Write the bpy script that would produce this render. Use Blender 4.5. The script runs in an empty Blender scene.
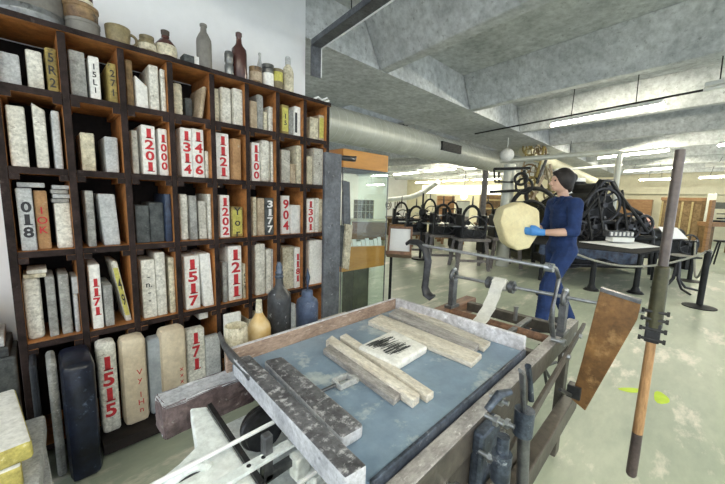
import bpy, bmesh, math, random
from mathutils import Vector, Matrix
random.seed(7)
PI = math.pi
SC = bpy.context.scene
COL = SC.collection

# ------------------------------------------------------------------ camera frame (used as a surveyor's sight)
F, CX, CY, EYE = 327.0, 362.5, 242.0, 1.45
_d1 = Vector((690-CX, 208-CY, F)).normalized(); _d2 = Vector((31-CX, 189-CY, F)).normalized()
_m = (_d1+_d2).normalized(); _q = (_d1-_d2).normalized()
_d1 = (_m+_q).normalized(); _d2 = (_m-_q).normalized()
_up = _d1.cross(_d2).normalized()
if _up.y > 0: _up = -_up
def wdir(v): v = Vector(v); return Vector((_d1.dot(v), _d2.dot(v), _up.dot(v)))
EYEV = Vector((0, 0, EYE))
def on(x, y, ax, val):
    r = wdir((x-CX, y-CY, F)); t = (val-EYEV[ax])/r[ax]
    return EYEV + r*t
def X(x, y, Y): return on(x, y, 1, Y)
def bx(x, Y, Z):            # world x of the sight line through column x that meets the line (Y, Z)
    lo, hi = -2000.0, 2600.0
    for _ in range(40):
        mid = (lo+hi)/2
        p = on(x, mid, 1, Y) if abs(wdir((x-CX, mid-CY, F)).y) > 1e-6 else None
        if p is None or p.z > Z: lo = mid
        else: hi = mid
    return on(x, (lo+hi)/2, 1, Y).x

cam = bpy.data.cameras.new('camera'); camo = bpy.data.objects.new('camera', cam); COL.objects.link(camo)
ax, ay, az = wdir((1,0,0)), wdir((0,-1,0)), wdir((0,0,-1))
camo.matrix_world = Matrix(((ax.x, ay.x, az.x, 0), (ax.y, ay.y, az.y, 0), (ax.z, ay.z, az.z, EYE), (0,0,0,1)))
cam.sensor_width = 36; cam.lens = F/725*36; cam.clip_start = 0.05; cam.clip_end = 200
SC.camera = camo

# ------------------------------------------------------------------ materials
def mat(name, c1, c2=None, scale=8, rough=.7, metal=0, bump=.15, spot=None, spotscale=40, spotat=.62, c3=None, stretch=None, spec=.4, fine=True, grit=.35):
    m = bpy.data.materials.new(name); m.use_nodes = True
    nt = m.node_tree; N = nt.nodes; L = nt.links; b = N['Principled BSDF']
    b.inputs['Roughness'].default_value = rough; b.inputs['Metallic'].default_value = metal
    b.inputs['Specular IOR Level'].default_value = spec
    if c2 is None: c2 = tuple(c*.75 for c in c1)
    tc = N.new('ShaderNodeTexCoord'); oi = N.new('ShaderNodeObjectInfo')
    mp = N.new('ShaderNodeMapping'); L.new(tc.outputs['Object'], mp.inputs['Vector'])
    if stretch: mp.inputs['Scale'].default_value = stretch
    ad = N.new('ShaderNodeVectorMath'); ad.operation = 'ADD'
    mu = N.new('ShaderNodeVectorMath'); mu.operation = 'SCALE'; mu.inputs[0].default_value = (17, 31, 23)
    L.new(oi.outputs['Random'], mu.inputs['Scale']); L.new(mp.outputs[0], ad.inputs[0]); L.new(mu.outputs[0], ad.inputs[1])
    n1 = N.new('ShaderNodeTexNoise'); n1.inputs['Scale'].default_value = scale; n1.inputs['Detail'].default_value = 6
    n1.inputs['Roughness'].default_value = .65
    L.new(ad.outputs[0], n1.inputs['Vector'])
    cr = N.new('ShaderNodeValToRGB'); e = cr.color_ramp.elements
    e[0].position = .36; e[0].color = (*c2, 1); e[1].position = .62; e[1].color = (*c1, 1)
    if c3: el = e.new(.78); el.color = (*c3, 1)
    L.new(n1.outputs['Fac'], cr.inputs['Fac']); col = cr.outputs['Color']
    if spot:
        n2 = N.new('ShaderNodeTexNoise'); n2.inputs['Scale'].default_value = spotscale*1.5; n2.inputs['Detail'].default_value = 7; n2.inputs['Roughness'].default_value = .68
        L.new(ad.outputs[0], n2.inputs['Vector'])
        r2 = N.new('ShaderNodeValToRGB'); r2.color_ramp.elements[0].position = spotat; r2.color_ramp.elements[1].position = spotat+.10
        r2.color_ramp.elements[0].color = (0,0,0,1); r2.color_ramp.elements[1].color = (1,1,1,1)
        L.new(n2.outputs['Fac'], r2.inputs['Fac'])
        mx = N.new('ShaderNodeMix'); mx.data_type = 'RGBA'
        L.new(r2.outputs['Color'], mx.inputs['Factor']); L.new(col, mx.inputs['A']); mx.inputs['B'].default_value = (*spot, 1)
        col = mx.outputs['Result']
    if fine:
        n4 = N.new('ShaderNodeTexNoise'); n4.inputs['Scale'].default_value = scale*6; n4.inputs['Detail'].default_value = 5; n4.inputs['Roughness'].default_value = .7
        L.new(ad.outputs[0], n4.inputs['Vector'])
        mr = N.new('ShaderNodeMapRange'); mr.inputs['From Min'].default_value = .32; mr.inputs['From Max'].default_value = .62; mr.inputs['To Min'].default_value = 1-grit; mr.inputs['To Max'].default_value = 1+grit*.25
        L.new(n4.outputs['Fac'], mr.inputs['Value'])
        vm = N.new('ShaderNodeVectorMath'); vm.operation = 'SCALE'; L.new(col, vm.inputs[0]); L.new(mr.outputs[0], vm.inputs['Scale']); col = vm.outputs[0]
    L.new(col, b.inputs['Base Color'])
    if bump:
        bp = N.new('ShaderNodeBump'); bp.inputs['Strength'].default_value = bump; bp.inputs['Distance'].default_value = .01
        n3 = N.new('ShaderNodeTexNoise'); n3.inputs['Scale'].default_value = scale*4; n3.inputs['Detail'].default_value = 4
        L.new(ad.outputs[0], n3.inputs['Vector']); L.new(n3.outputs['Fac'], bp.inputs['Height']); L.new(bp.outputs[0], b.inputs['Normal'])
    return m
def emis(name, c, s):
    m = bpy.data.materials.new(name); m.use_nodes = True; b = m.node_tree.nodes['Principled BSDF']
    b.inputs['Base Color'].default_value = (*c, 1); b.inputs['Emission Color'].default_value = (*c, 1); b.inputs['Emission Strength'].default_value = s
    return m
def glassm(name, tint=(.93,.97,.95)):
    m = bpy.data.materials.new(name); m.use_nodes = True; nt = m.node_tree; N = nt.nodes; L = nt.links
    N.remove(N['Principled BSDF']); out = N['Material Output']
    t = N.new('ShaderNodeBsdfTransparent'); t.inputs['Color'].default_value = (*tint, 1)
    g = N.new('ShaderNodeBsdfGlossy'); g.inputs['Roughness'].default_value = .02
    lw = N.new('ShaderNodeLayerWeight'); lw.inputs['Blend'].default_value = .5
    pw = N.new('ShaderNodeMath'); pw.operation = 'POWER'; pw.inputs[1].default_value = 4; L.new(lw.outputs['Facing'], pw.inputs[0])
    fr = N.new('ShaderNodeMath'); fr.operation = 'MULTIPLY_ADD'; fr.inputs[1].default_value = .5; fr.inputs[2].default_value = .03; L.new(pw.outputs[0], fr.inputs[0])
    mx = N.new('ShaderNodeMixShader'); L.new(fr.outputs[0], mx.inputs[0]); L.new(t.outputs[0], mx.inputs[1]); L.new(g.outputs[0], mx.inputs[2])
    L.new(mx.outputs[0], out.inputs['Surface']); return m

M = {}
M['rack_front'] = mat('rack_front', (.040,.026,.024), (.014,.009,.008), 9, .7, spot=(.12,.09,.08), spotscale=14, spotat=.63, spec=.15)
M['rack_wood'] = mat('rack_wood', (.56,.24,.075), (.26,.10,.03), 5, .6)
M['rack_back'] = mat('rack_back', (.02,.014,.012), (.008,.006,.006), 5, .9)
M['white'] = mat('stone_white', (.80,.78,.71), (.58,.56,.49), 11, .75, spot=(.26,.24,.20), spotscale=26, spotat=.60, grit=.4)
M['chalk'] = mat('stone_chalk', (.88,.87,.84), (.76,.75,.71), 9, .7, spot=(.45,.43,.38), spotscale=26, spotat=.63, grit=.22)
M['grey'] = mat('stone_grey', (.40,.40,.38), (.22,.22,.21), 16, .85, spot=(.62,.61,.58), spotscale=45, spotat=.60)
M['lgrey'] = mat('stone_light_grey', (.56,.57,.57), (.40,.41,.42), 16, .8, spot=(.25,.25,.24), spotscale=50, spotat=.62)
M['cream'] = mat('stone_cream', (.70,.65,.50), (.46,.41,.30), 10, .8, spot=(.20,.16,.10), spotscale=24, spotat=.60, grit=.45)
M['beige'] = mat('stone_beige', (.55,.45,.33), (.36,.28,.19), 12, .85, spot=(.7,.62,.5), spotscale=30, spotat=.64)
M['ochre'] = mat('stone_ochre', (.40,.31,.10), (.22,.17,.06), 12, .75, spot=(.07,.06,.04), spotscale=20, spotat=.58, grit=.4)
M['brown'] = mat('stone_brown', (.30,.20,.10), (.15,.10,.05), 14, .8)
M['card'] = mat('orange_cardboard', (.46,.27,.13), (.34,.19,.09), 9, .8, spot=(.55,.45,.33), spotscale=14, spotat=.6, grit=.3)
M['dark'] = mat('stone_dark', (.10,.11,.11), (.035,.04,.045), 18, .7, spot=(.30,.31,.30), spotscale=60, spotat=.62)
M['blue'] = mat('stone_blue', (.045,.07,.13), (.015,.02,.04), 14, .45, spot=(.25,.30,.38), spotscale=50, spotat=.68, grit=0.25)
M['speck'] = mat('stone_speckled', (.62,.60,.54), (.42,.40,.35), 12, .8, spot=(.10,.09,.08), spotscale=42, spotat=.57)
M['yellow'] = mat('yellow_label', (.58,.54,.14), (.48,.44,.10), 10, .7, bump=0, grit=.3)
M['red'] = mat('red_paint', (.62,.035,.045), (.45,.02,.03), 60, .6, bump=0, grit=0.25)
M['blackink'] = mat('black_paint', (.02,.02,.025), (.035,.035,.04), 30, .6, bump=0, grit=0.1)
M['paper'] = mat('white_paper', (.85,.86,.86), (.78,.79,.80), 6, .8, bump=0, grit=0.02)
M['packet'] = mat('packing_paper', (.72,.62,.47), (.58,.48,.35), 7, .8, bump=.4, grit=0.15)
M['bluetape'] = mat('grey_packet', (.40,.44,.48), (.28,.31,.34), 7, .8, grit=0.15)
M['wall'] = mat('wall_paint', (.80,.81,.83), (.74,.75,.77), 2, .8, bump=.03, grit=0.02)
M['concrete'] = mat('concrete', (.60,.62,.63), (.44,.46,.47), 2.2, .9, bump=.6, spot=(.34,.35,.35), spotscale=14, spotat=.58, grit=.32)
M['floor'] = mat('painted_floor', (.46,.50,.385), (.35,.395,.31), .8, .36, bump=.03, spot=(.74,.70,.60), spotscale=.9, spotat=.55, stretch=(1,2.6,1), grit=.12)
M['wornwood'] = mat('worn_wood', (.58,.54,.48), (.34,.30,.26), 7, .75, stretch=(1,6,6), spot=(.78,.75,.70), spotscale=24, spotat=.6)
M['batten'] = mat('pale_wood_batten', (.82,.77,.68), (.60,.54,.45), 8, .75, stretch=(3,1,3), spot=(.42,.38,.34), spotscale=18, spotat=.60, grit=.3)
M['greybatten'] = mat('grey_wood_batten', (.44,.42,.40), (.25,.23,.22), 9, .75, stretch=(4,1,4), spot=(.6,.58,.55), spotscale=26, spotat=.6)
M['zinc'] = mat('zinc_sheet', (.27,.36,.46), (.18,.26,.36), 2.5, .28, metal=.1, bump=.05, spot=(.50,.56,.58), spotscale=4, spotat=.54, grit=.15)
M['slate'] = mat('dusty_slate', (.15,.15,.165), (.06,.06,.068), 9, .5, spot=(.46,.46,.48), spotscale=26, spotat=.52, bump=.35, grit=.5)
M['slateedge'] = mat('scuffed_edge', (.60,.61,.65), (.38,.39,.43), 10, .6, spot=(.22,.22,.25), spotscale=30, spotat=.60)
M['paintwood'] = mat('whitewashed_board', (.74,.73,.77), (.52,.50,.52), 8, .7, spot=(.92,.92,.96), spotscale=14, spotat=.55, bump=.3)
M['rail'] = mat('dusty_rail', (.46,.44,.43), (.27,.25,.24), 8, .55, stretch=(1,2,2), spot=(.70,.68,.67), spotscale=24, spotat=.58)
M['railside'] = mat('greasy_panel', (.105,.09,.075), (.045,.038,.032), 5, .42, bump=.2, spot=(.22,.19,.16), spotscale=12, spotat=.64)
M['brownwood'] = mat('stained_beam', (.30,.165,.10), (.15,.08,.055), 6, .5, stretch=(1,4,4))
M['boardbrown'] = mat('stained_board', (.44,.32,.25), (.27,.185,.14), 7, .65, stretch=(1,3,3), spot=(.62,.55,.50), spotscale=14, spotat=.6)
M['plum'] = mat('plum_stained_beam', (.17,.125,.13), (.08,.055,.06), 9, .6, spot=(.50,.48,.47), spotscale=16, spotat=.62, bump=.6, grit=.5)
M['wedge'] = mat('aged_plywood', (.27,.14,.05), (.12,.06,.022), 6, .4, spot=(.36,.21,.09), spotscale=5, spotat=.52, grit=.25)
M['iron'] = mat('cast_iron', (.065,.065,.07), (.03,.03,.033), 12, .4, metal=.6, grit=0.15)
M['black'] = mat('black_iron', (.018,.019,.02), (.008,.008,.009), 10, .5, metal=.3, grit=0.15)
M['steel'] = mat('bright_steel', (.55,.56,.57), (.36,.37,.38), 20, .28, metal=.9, bump=.05, grit=0.08)
M['dullsteel'] = mat('dull_steel', (.21,.215,.225), (.11,.115,.125), 15, .38, metal=.7, grit=.2)
M['bluesteel'] = mat('dusty_blue_casting', (.11,.135,.18), (.045,.055,.075), 12, .38, metal=.55, spot=(.40,.43,.48), spotscale=18, spotat=.60, grit=.4)
M['whitemetal'] = mat('white_dusty_metal', (.90,.93,.92), (.72,.77,.77), 7, .6, spot=(.40,.43,.45), spotscale=10, spotat=.62, grit=.25)
M['postgrey'] = mat('slate_grey_post', (.15,.16,.18), (.085,.09,.10), 7, .5, metal=.2, spot=(.34,.35,.38), spotscale=22, spotat=.62)
M['polegrey'] = mat('grey_brown_tube', (.14,.115,.105), (.09,.075,.07), 9, .35, metal=.3, grit=.15)
M['olive'] = mat('olive_socket', (.10,.095,.055), (.06,.057,.035), 10, .35, metal=.5, grit=0.15)
M['polewood'] = mat('handle_wood', (.50,.29,.14), (.32,.17,.075), 6, .4, stretch=(4,4,.6))
M['darkgrip'] = mat('dark_grip', (.10,.075,.07), (.06,.045,.045), 8, .35)
M['strap'] = mat('canvas_strap', (.76,.75,.70), (.64,.63,.58), 20, .85, bump=.1, grit=0.08)
M['orange'] = mat('varnished_plywood', (.56,.26,.05), (.47,.205,.035), 3, .35, bump=.02, stretch=(1,1,5), grit=0.08)
M['duct'] = mat('duct_metal', (.55,.56,.50), (.47,.48,.42), 3, .45, metal=.2, bump=.05, grit=.06)
M['lamphousing'] = mat('lamp_housing', (.75,.76,.74), (.66,.67,.65), 6, .6, bump=0, grit=0.05)
M['tube'] = emis('lit_tube', (1.0,.94,.74), 150)
M['tubefar'] = emis('lit_window', (1.0,.96,.84), 1.3)
M['glass'] = glassm('clear_glass')
M['navy'] = mat('navy_cotton', (.016,.042,.15), (.009,.024,.09), 8, .85, bump=.2, grit=.15)
M['skin'] = mat('skin', (.62,.40,.31), (.55,.34,.26), 8, .55, bump=.02, grit=0)
M['hair'] = mat('dark_hair', (.022,.016,.015), (.01,.008,.008), 30, .55)
M['glove'] = mat('blue_glove', (.08,.30,.72), (.06,.24,.62), 8, .5, bump=.05, grit=0)
M['shoe'] = mat('black_shoe', (.02,.02,.02), (.01,.01,.01), 8, .4)
M['yellowpaper'] = mat('yellow_packing_paper', (.90,.80,.50), (.80,.68,.40), 5, .75, bump=.3, grit=0.1)
M['cabinet'] = mat('brown_cabinet', (.20,.12,.045), (.11,.062,.022), 5, .5)
M['cabtrim'] = mat('pale_trim', (.52,.42,.20), (.42,.33,.15), 5, .5)
M['tan'] = mat('tan_wood', (.36,.20,.09), (.25,.13,.055), 5, .55, stretch=(1,1,4))
M['trestle'] = mat('grey_trestle', (.22,.20,.19), (.13,.115,.11), 8, .6)
M['offwhite'] = mat('cream_paint', (.74,.70,.52), (.66,.62,.45), 4, .6, bump=.02, grit=0.05)
M['pink'] = mat('pink_cloth', (.62,.38,.30), (.52,.30,.24), 6, .9, grit=0.05)
M['rope'] = mat('grey_rope', (.33,.33,.29), (.24,.24,.21), 60, .8)
M['green'] = mat('yellow_green_tape', (.62,.80,.06), (.50,.68,.04), 10, .6, bump=0, grit=0.05)
M['amber'] = mat('amber_glaze', (.50,.30,.08), (.66,.52,.30), 7, .3, bump=.02, grit=0.05)
M['brownglass'] = mat('brown_glaze', (.085,.035,.028), (.05,.022,.02), 8, .2, bump=.02, grit=0.1)
M['greyceramic'] = mat('grey_stoneware', (.20,.19,.17), (.14,.13,.12), 9, .5, bump=.05, grit=0.15)
M['tin'] = mat('tarnished_tin', (.30,.31,.31), (.13,.13,.125), 6, .35, metal=.6, spot=(.06,.055,.05), spotscale=8, spotat=.55, grit=.3)
M['tan_tin'] = mat('rusty_tin', (.36,.24,.12), (.15,.09,.05), 7, .5, metal=.2, spot=(.05,.045,.04), spotscale=10, spotat=.56)
M['khaki'] = mat('khaki_pottery', (.26,.21,.11), (.15,.12,.065), 8, .5, spot=(.45,.42,.33), spotscale=12, spotat=.62, grit=.3)
M['cork'] = mat('dark_cork', (.09,.07,.06), (.06,.05,.04), 15, .8)

# ------------------------------------------------------------------ mesh builder
class MB:
    def __init__(s): s.v = []; s.f = []; s.mi = []
    def add(s, vs, fs, mi=0):
        o = len(s.v); s.v += [tuple(v) for v in vs]; s.f += [tuple(o+i for i in f) for f in fs]; s.mi += [mi]*len(fs); return s
    def hexa(s, b, t, mi=0):     # b, t: four corners each, same winding
        return s.add(list(b)+list(t), [(3,2,1,0),(4,5,6,7),(0,1,5,4),(1,2,6,5),(2,3,7,6),(3,0,4,7)], mi)
    def box(s, x0, x1, y0, y1, z0, z1, mi=0):
        b = [(x0,y0),(x1,y0),(x1,y1),(x0,y1)]
        return s.hexa([(x,y,z0) for x,y in b], [(x,y,z1) for x,y in b], mi)
    def cyl(s, p0, p1, r0, r1=None, n=14, caps=True, mi=0):
        if r1 is None: r1 = r0
        p0 = Vector(p0); p1 = Vector(p1); d = (p1-p0).normalized()
        u = d.orthogonal().normalized(); w = d.cross(u)
        vs = []
        for p, r in ((p0, r0), (p1, r1)):
            for i in range(n):
                a = 2*PI*i/n; vs.append(p+u*math.cos(a)*r+w*math.sin(a)*r)
        fs = [(i, (i+1)%n, n+(i+1)%n, n+i) for i in range(n)]
        if caps: fs += [tuple(range(n-1,-1,-1)), tuple(range(n,2*n))]
        return s.add(vs, fs, mi)
    def tube(s, pts, r, n=10, mi=0, flat=1.0):
        pts = [Vector(p) for p in pts]; rs = r if isinstance(r, (list,tuple)) else [r]*len(pts)
        vs = []; u = None
        for i, p in enumerate(pts):
            d = (pts[min(i+1,len(pts)-1)]-pts[max(i-1,0)]).normalized()
            if u is None: u = d.orthogonal().normalized()
            u = (u-d*u.dot(d)).normalized(); w = d.cross(u)
            for k in range(n):
                a = 2*PI*k/n; vs.append(p+u*math.cos(a)*rs[i]+w*math.sin(a)*rs[i]*flat)
        m = len(pts)
        fs = [(j*n+i, j*n+(i+1)%n, (j+1)*n+(i+1)%n, (j+1)*n+i) for j in range(m-1) for i in range(n)]
        fs += [tuple(range(n-1,-1,-1)), tuple(range((m-1)*n, m*n))]
        return s.add(vs, fs, mi)
    def lathe(s, prof, c=(0,0,0), n=24, mi=0, axis=(0,0,1)):   # prof: (r, h)
        c = Vector(c); a_ = Vector(axis).normalized(); u = a_.orthogonal().normalized(); w = a_.cross(u); vs = []
        for r, h in prof:
            for k in range(n):
                a = 2*PI*k/n; vs.append(c+a_*h+u*math.cos(a)*max(r,1e-4)+w*math.sin(a)*max(r,1e-4))
        m = len(prof)
        fs = [(j*n+i, j*n+(i+1)%n, (j+1)*n+(i+1)%n, (j+1)*n+i) for j in range(m-1) for i in range(n)]
        fs += [tuple(range(n-1,-1,-1)), tuple(range((m-1)*n, m*n))]
        return s.add(vs, fs, mi)
    def torus(s, c, axis, R, r, n=28, k=8, mi=0, a0=0, a1=2*PI):
        c = Vector(c); a_ = Vector(axis).normalized(); u = a_.orthogonal().normalized(); w = a_.cross(u); vs = []
        for i in range(n):
            a = 2*PI*i/n; d = u*math.cos(a)+w*math.sin(a)
            for j in range(k):
                b = 2*PI*j/k; vs.append(c+d*(R+r*math.cos(b))+a_*r*math.sin(b))
        fs = [(i*k+j, ((i+1)%n)*k+j, ((i+1)%n)*k+(j+1)%k, i*k+(j+1)%k) for i in range(n) for j in range(k)]
        return s.add(vs, fs, mi)
    def prism(s, poly, d, mi=0):       # poly: 3-D loop, d: extrusion vector
        poly = [Vector(p) for p in poly]; d = Vector(d); n = len(poly)
        return s.add(poly+[p+d for p in poly], [tuple(range(n-1,-1,-1)), tuple(range(n,2*n))]+[(i,(i+1)%n,n+(i+1)%n,n+i) for i in range(n)], mi)
    def ball(s, c, r, sq=(1,1,1), n=16, mi=0):
        prof = []
        m = n//2
        vs = []; c = Vector(c)
        for i in range(m+1):
            t = PI*i/m
            for k in range(n):
                a = 2*PI*k/n
                vs.append(c+Vector((math.sin(t)*math.cos(a)*r*sq[0], math.sin(t)*math.sin(a)*r*sq[1], -math.cos(t)*r*sq[2])))
        fs = [(j*n+i, j*n+(i+1)%n, (j+1)*n+(i+1)%n, (j+1)*n+i) for j in range(m) for i in range(n)]
        return s.add(vs, fs, mi)

ORG = {}
def build(name, mb, mats, parent=None, base=None, bevel=0, seg=2, smooth=False, jitter=0, subdiv=0):
    if not isinstance(mats, (list,tuple)): mats = [mats]
    if parent is not None: o0 = ORG[parent.name]
    else: o0 = Vector(base) if base is not None else Vector((0,0,0))
    me = bpy.data.meshes.new(name)
    me.from_pydata([tuple(Vector(v)-o0) for v in mb.v], [], mb.f)
    for m_ in mats: me.materials.append(M[m_])
    for p, k in zip(me.polygons, mb.mi): p.material_index = k
    bm = bmesh.new(); bm.from_mesh(me)
    bmesh.ops.remove_doubles(bm, verts=bm.verts, dist=1e-5)
    bmesh.ops.recalc_face_normals(bm, faces=bm.faces)
    if bevel:
        es = [e for e in bm.edges if len(e.link_faces) == 2 and e.calc_face_angle(0) > .6]
        bmesh.ops.bevel(bm, geom=es, offset=bevel, segments=seg, profile=.5, affect='EDGES', clamp_overlap=True)
    if subdiv: bmesh.ops.subdivide_edges(bm, edges=bm.edges, cuts=subdiv, use_grid_fill=True)
    if jitter:
        for v in bm.verts: v.co += Vector((random.uniform(-1,1), random.uniform(-1,1), random.uniform(-1,1)))*jitter
    bm.to_mesh(me); bm.free()
    for p in me.polygons: p.use_smooth = smooth
    if smooth:
        try: me.set_sharp_from_angle(angle=.7)
        except Exception: pass
    o = bpy.data.objects.new(name, me); COL.objects.link(o)
    if parent is not None: o.parent = parent; ORG[o.name] = o0
    else: o.location = o0; ORG[o.name] = o0
    return o
def tag(o, label, cat, group=None, kind=None):
    o['label'] = label; o['category'] = cat
    if group: o['group'] = group
    if kind: o['kind'] = kind
    return o
def thing(name, label, cat, base, group=None):
    o = bpy.data.objects.new(name, None); COL.objects.link(o); o.location = base; o.empty_display_size = .05
    ORG[o.name] = Vector(base); return tag(o, label, cat, group)
def struct(name, mb, m, **k):
    o = build(name, mb, m, **k); o['kind'] = 'structure'; return o

def glyphs(name, text, mats, parent, org, udir, vdir, size, bold=.03, line=1.0, narrow=1.0, extr=.0012):
    """painted characters as mesh: org = centre, udir = reading direction, vdir = up"""
    cu = bpy.data.curves.new(name, 'FONT'); cu.body = text; cu.size = 1; cu.offset = bold; cu.extrude = .004/size if size else 0
    cu.align_x = 'CENTER'; cu.align_y = 'CENTER'; cu.space_line = line; cu.extrude = extr/size; cu.resolution_u = 3
    tmp = bpy.data.objects.new('tmp', cu); COL.objects.link(tmp)
    dg = bpy.context.evaluated_depsgraph_get(); me = bpy.data.meshes.new_from_object(tmp.evaluated_get(dg))
    bpy.data.objects.remove(tmp)
    u = Vector(udir).normalized(); v = Vector(vdir).normalized(); w = u.cross(v); org = Vector(org); o0 = ORG[parent.name]
    xs = [p.co.x for p in me.vertices]; ys = [p.co.y for p in me.vertices]
    cx = (min(xs)+max(xs))/2; cy = (min(ys)+max(ys))/2
    for p in me.vertices:
        c = p.co; p.co = org+u*(c.x-cx)*size*narrow+v*(c.y-cy)*size+w*c.z*size-o0
    me.materials.clear(); me.materials.append(M[mats])
    o = bpy.data.objects.new(name, me); COL.objects.link(o); o.parent = parent; ORG[o.name] = o0
    return o

def digits(name, text, mats, parent, org, vdir, w, h, weight=.03):
    """upright stack of painted characters with slab serifs, one mesh; h: whole height, w: digit width"""
    v = Vector(vdir).normalized(); org = Vector(org); o0 = ORG[parent.name]; n = len(text); ch = h/n
    bm = bmesh.new()
    for i, c in enumerate(text):
        cu = bpy.data.curves.new('g', 'FONT'); cu.body = c; cu.size = 1; cu.offset = weight; cu.extrude = .02; cu.resolution_u = 3
        tmp = bpy.data.objects.new('tmp', cu); COL.objects.link(tmp); dg = bpy.context.evaluated_depsgraph_get()
        me = bpy.data.meshes.new_from_object(tmp.evaluated_get(dg)); bpy.data.objects.remove(tmp)
        xs = [p.co.x for p in me.vertices]; ys = [p.co.y for p in me.vertices]
        x0, x1, y0, y1 = min(xs), max(xs), min(ys), max(ys); gh = ch*.86
        gw = w*(.50 if c in '1l' else 1.0); base = org+v*(h/2-ch*(i+.93))
        for p in me.vertices:
            a = ((p.co.x-x0)/(x1-x0)-.5)*gw; b = (p.co.y-y0)/(y1-y0)*gh; k = p.co.z/.02*.0007
            p.co = base+Vector((1,0,0))*a+v*b+Vector((0,-1,0))*k-o0
        bm.from_mesh(me)
        if c == '1':
            q = [base+Vector((1,0,0))*a+v*b for a, b in ((-w*.36,0),(w*.46,0),(w*.46,gh*.10),(-w*.36,gh*.10))]
            m_ = MB().prism([p+Vector((0,-.0007,0))-o0 for p in q], (0,.0014,0)); m2 = bpy.data.meshes.new('s'); m2.from_pydata([tuple(p) for p in m_.v], [], m_.f); bm.from_mesh(m2)
    me = bpy.data.meshes.new(name); bm.to_mesh(me); bm.free(); me.materials.append(M[mats])
    for p in me.polygons: p.material_index = 0
    o = bpy.data.objects.new(name, me); COL.objects.link(o); o.parent = parent; ORG[o.name] = o0
    return o
# ------------------------------------------------------------------ the room
struct('floor', MB().box(-3.5, 21.0, -5, 16.2, -.1, 0), 'floor')
struct('ceiling', MB().box(-3.5, 21.0, -5, 16.2, 3.35, 3.5), 'concrete')
struct('wall_left', MB().box(-3.5, 1.87, 2.66, 2.80, 0, 3.35), 'wall')
struct('wall_back', MB().box(21.0, 21.15, -5, 16.2, 0, 3.35), 'offwhite')
struct('wall_side', MB().box(1.0, 21.0, 16.0, 16.2, 0, 3.35), 'wall')
struct('trim_1', MB().box(1.6, 21.0, 2.67, 3.95, 2.90, 3.349), 'concrete')
def ceil_beam(i, xr, y0, y1, k):
    # lower right edge runs through xr at y=2.66, drifting k per metre
    m = MB()
    def sec(y):
        x = xr-k*(2.66-y); return [(x-.14,y,2.90),(x,y,2.90),(x+.22,y,3.349),(x-.42,y,3.349)]
    m.hexa(sec(y0), sec(y1)); struct('trim_%d' % i, m, 'concrete', bevel=.012)
n = 2
for j, xr in enumerate([.95, 3.03, 5.18, 7.35, 9.4, 11.45, 13.5, 15.5, 17.5, 19.5]):
    ceil_beam(n, xr, -4.8, 2.665, .15 if j < 4 else .10); n += 1
    if j > 1: ceil_beam(n, xr, 3.952, 15.9, 0); n += 1
# skirting duct high on the far wall
struct('trim_40', MB().box(20.6, 20.99, -5, 8.4, 2.05, 2.4), 'offwhite')
struct('window_1', MB().box(20.9, 20.995, 8.6, 14.5, 1.95, 2.55), 'tubefar')

# lamps: (row x, y0, y1, z)
def lamp(x, y0, y1, z, label, group='ceiling strip lamps', lit=True, dx=0, top=2.93):
    t = thing('strip_lamp', label, 'lamp', (x, (y0+y1)/2, z), group)
    a = Vector((x, y0, z)); b = Vector((x+dx, y1, z)); d = (b-a).normalized(); s = Vector((-d.y, d.x, 0)).normalized()*.05
    up_ = Vector((0,0,.05))
    build('housing', MB().hexa([a-s+up_*.5, a+s+up_*.5, b+s+up_*.5, b-s+up_*.5], [a-s*.8+up_*1.5, a+s*.8+up_*1.5, b+s*.8+up_*1.5, b-s*.8+up_*1.5]), 'lamphousing', t, bevel=.006)
    build('tube', MB().cyl(a-d*.01, b+d*.01, .021, n=10), 'tube' if lit else 'lamphousing', t, smooth=True)
    build('suspension_rod', MB().cyl(a+d*.3+up_, Vector((a.x+d.x*.3, a.y+.3*(1 if d.y>0 else -1), top)), .006, n=6).cyl(b-d*.3+up_, Vector((b.x-d.x*.3, b.y-.3*(1 if d.y>0 else -1), top)), .006, n=6), 'black', t)
    return t
G0 = 'strip lamps over the press aisle'
p, q = on(552,125.5,2,2.76), on(663,105.5,2,2.76)
lamp(q.x, q.y, p.y, 2.76, 'nearest bright strip lamp, below the second concrete beam', dx=p.x-q.x, top=3.34, group=G0)
p, q = on(705,90,2,2.80), on(760,79,2,2.80)
lamp(q.x, q.y, p.y, 2.80, 'unlit strip lamp fixture at the upper right edge of the photo', lit=False, dx=p.x-q.x, top=3.34, group=G0)
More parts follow.
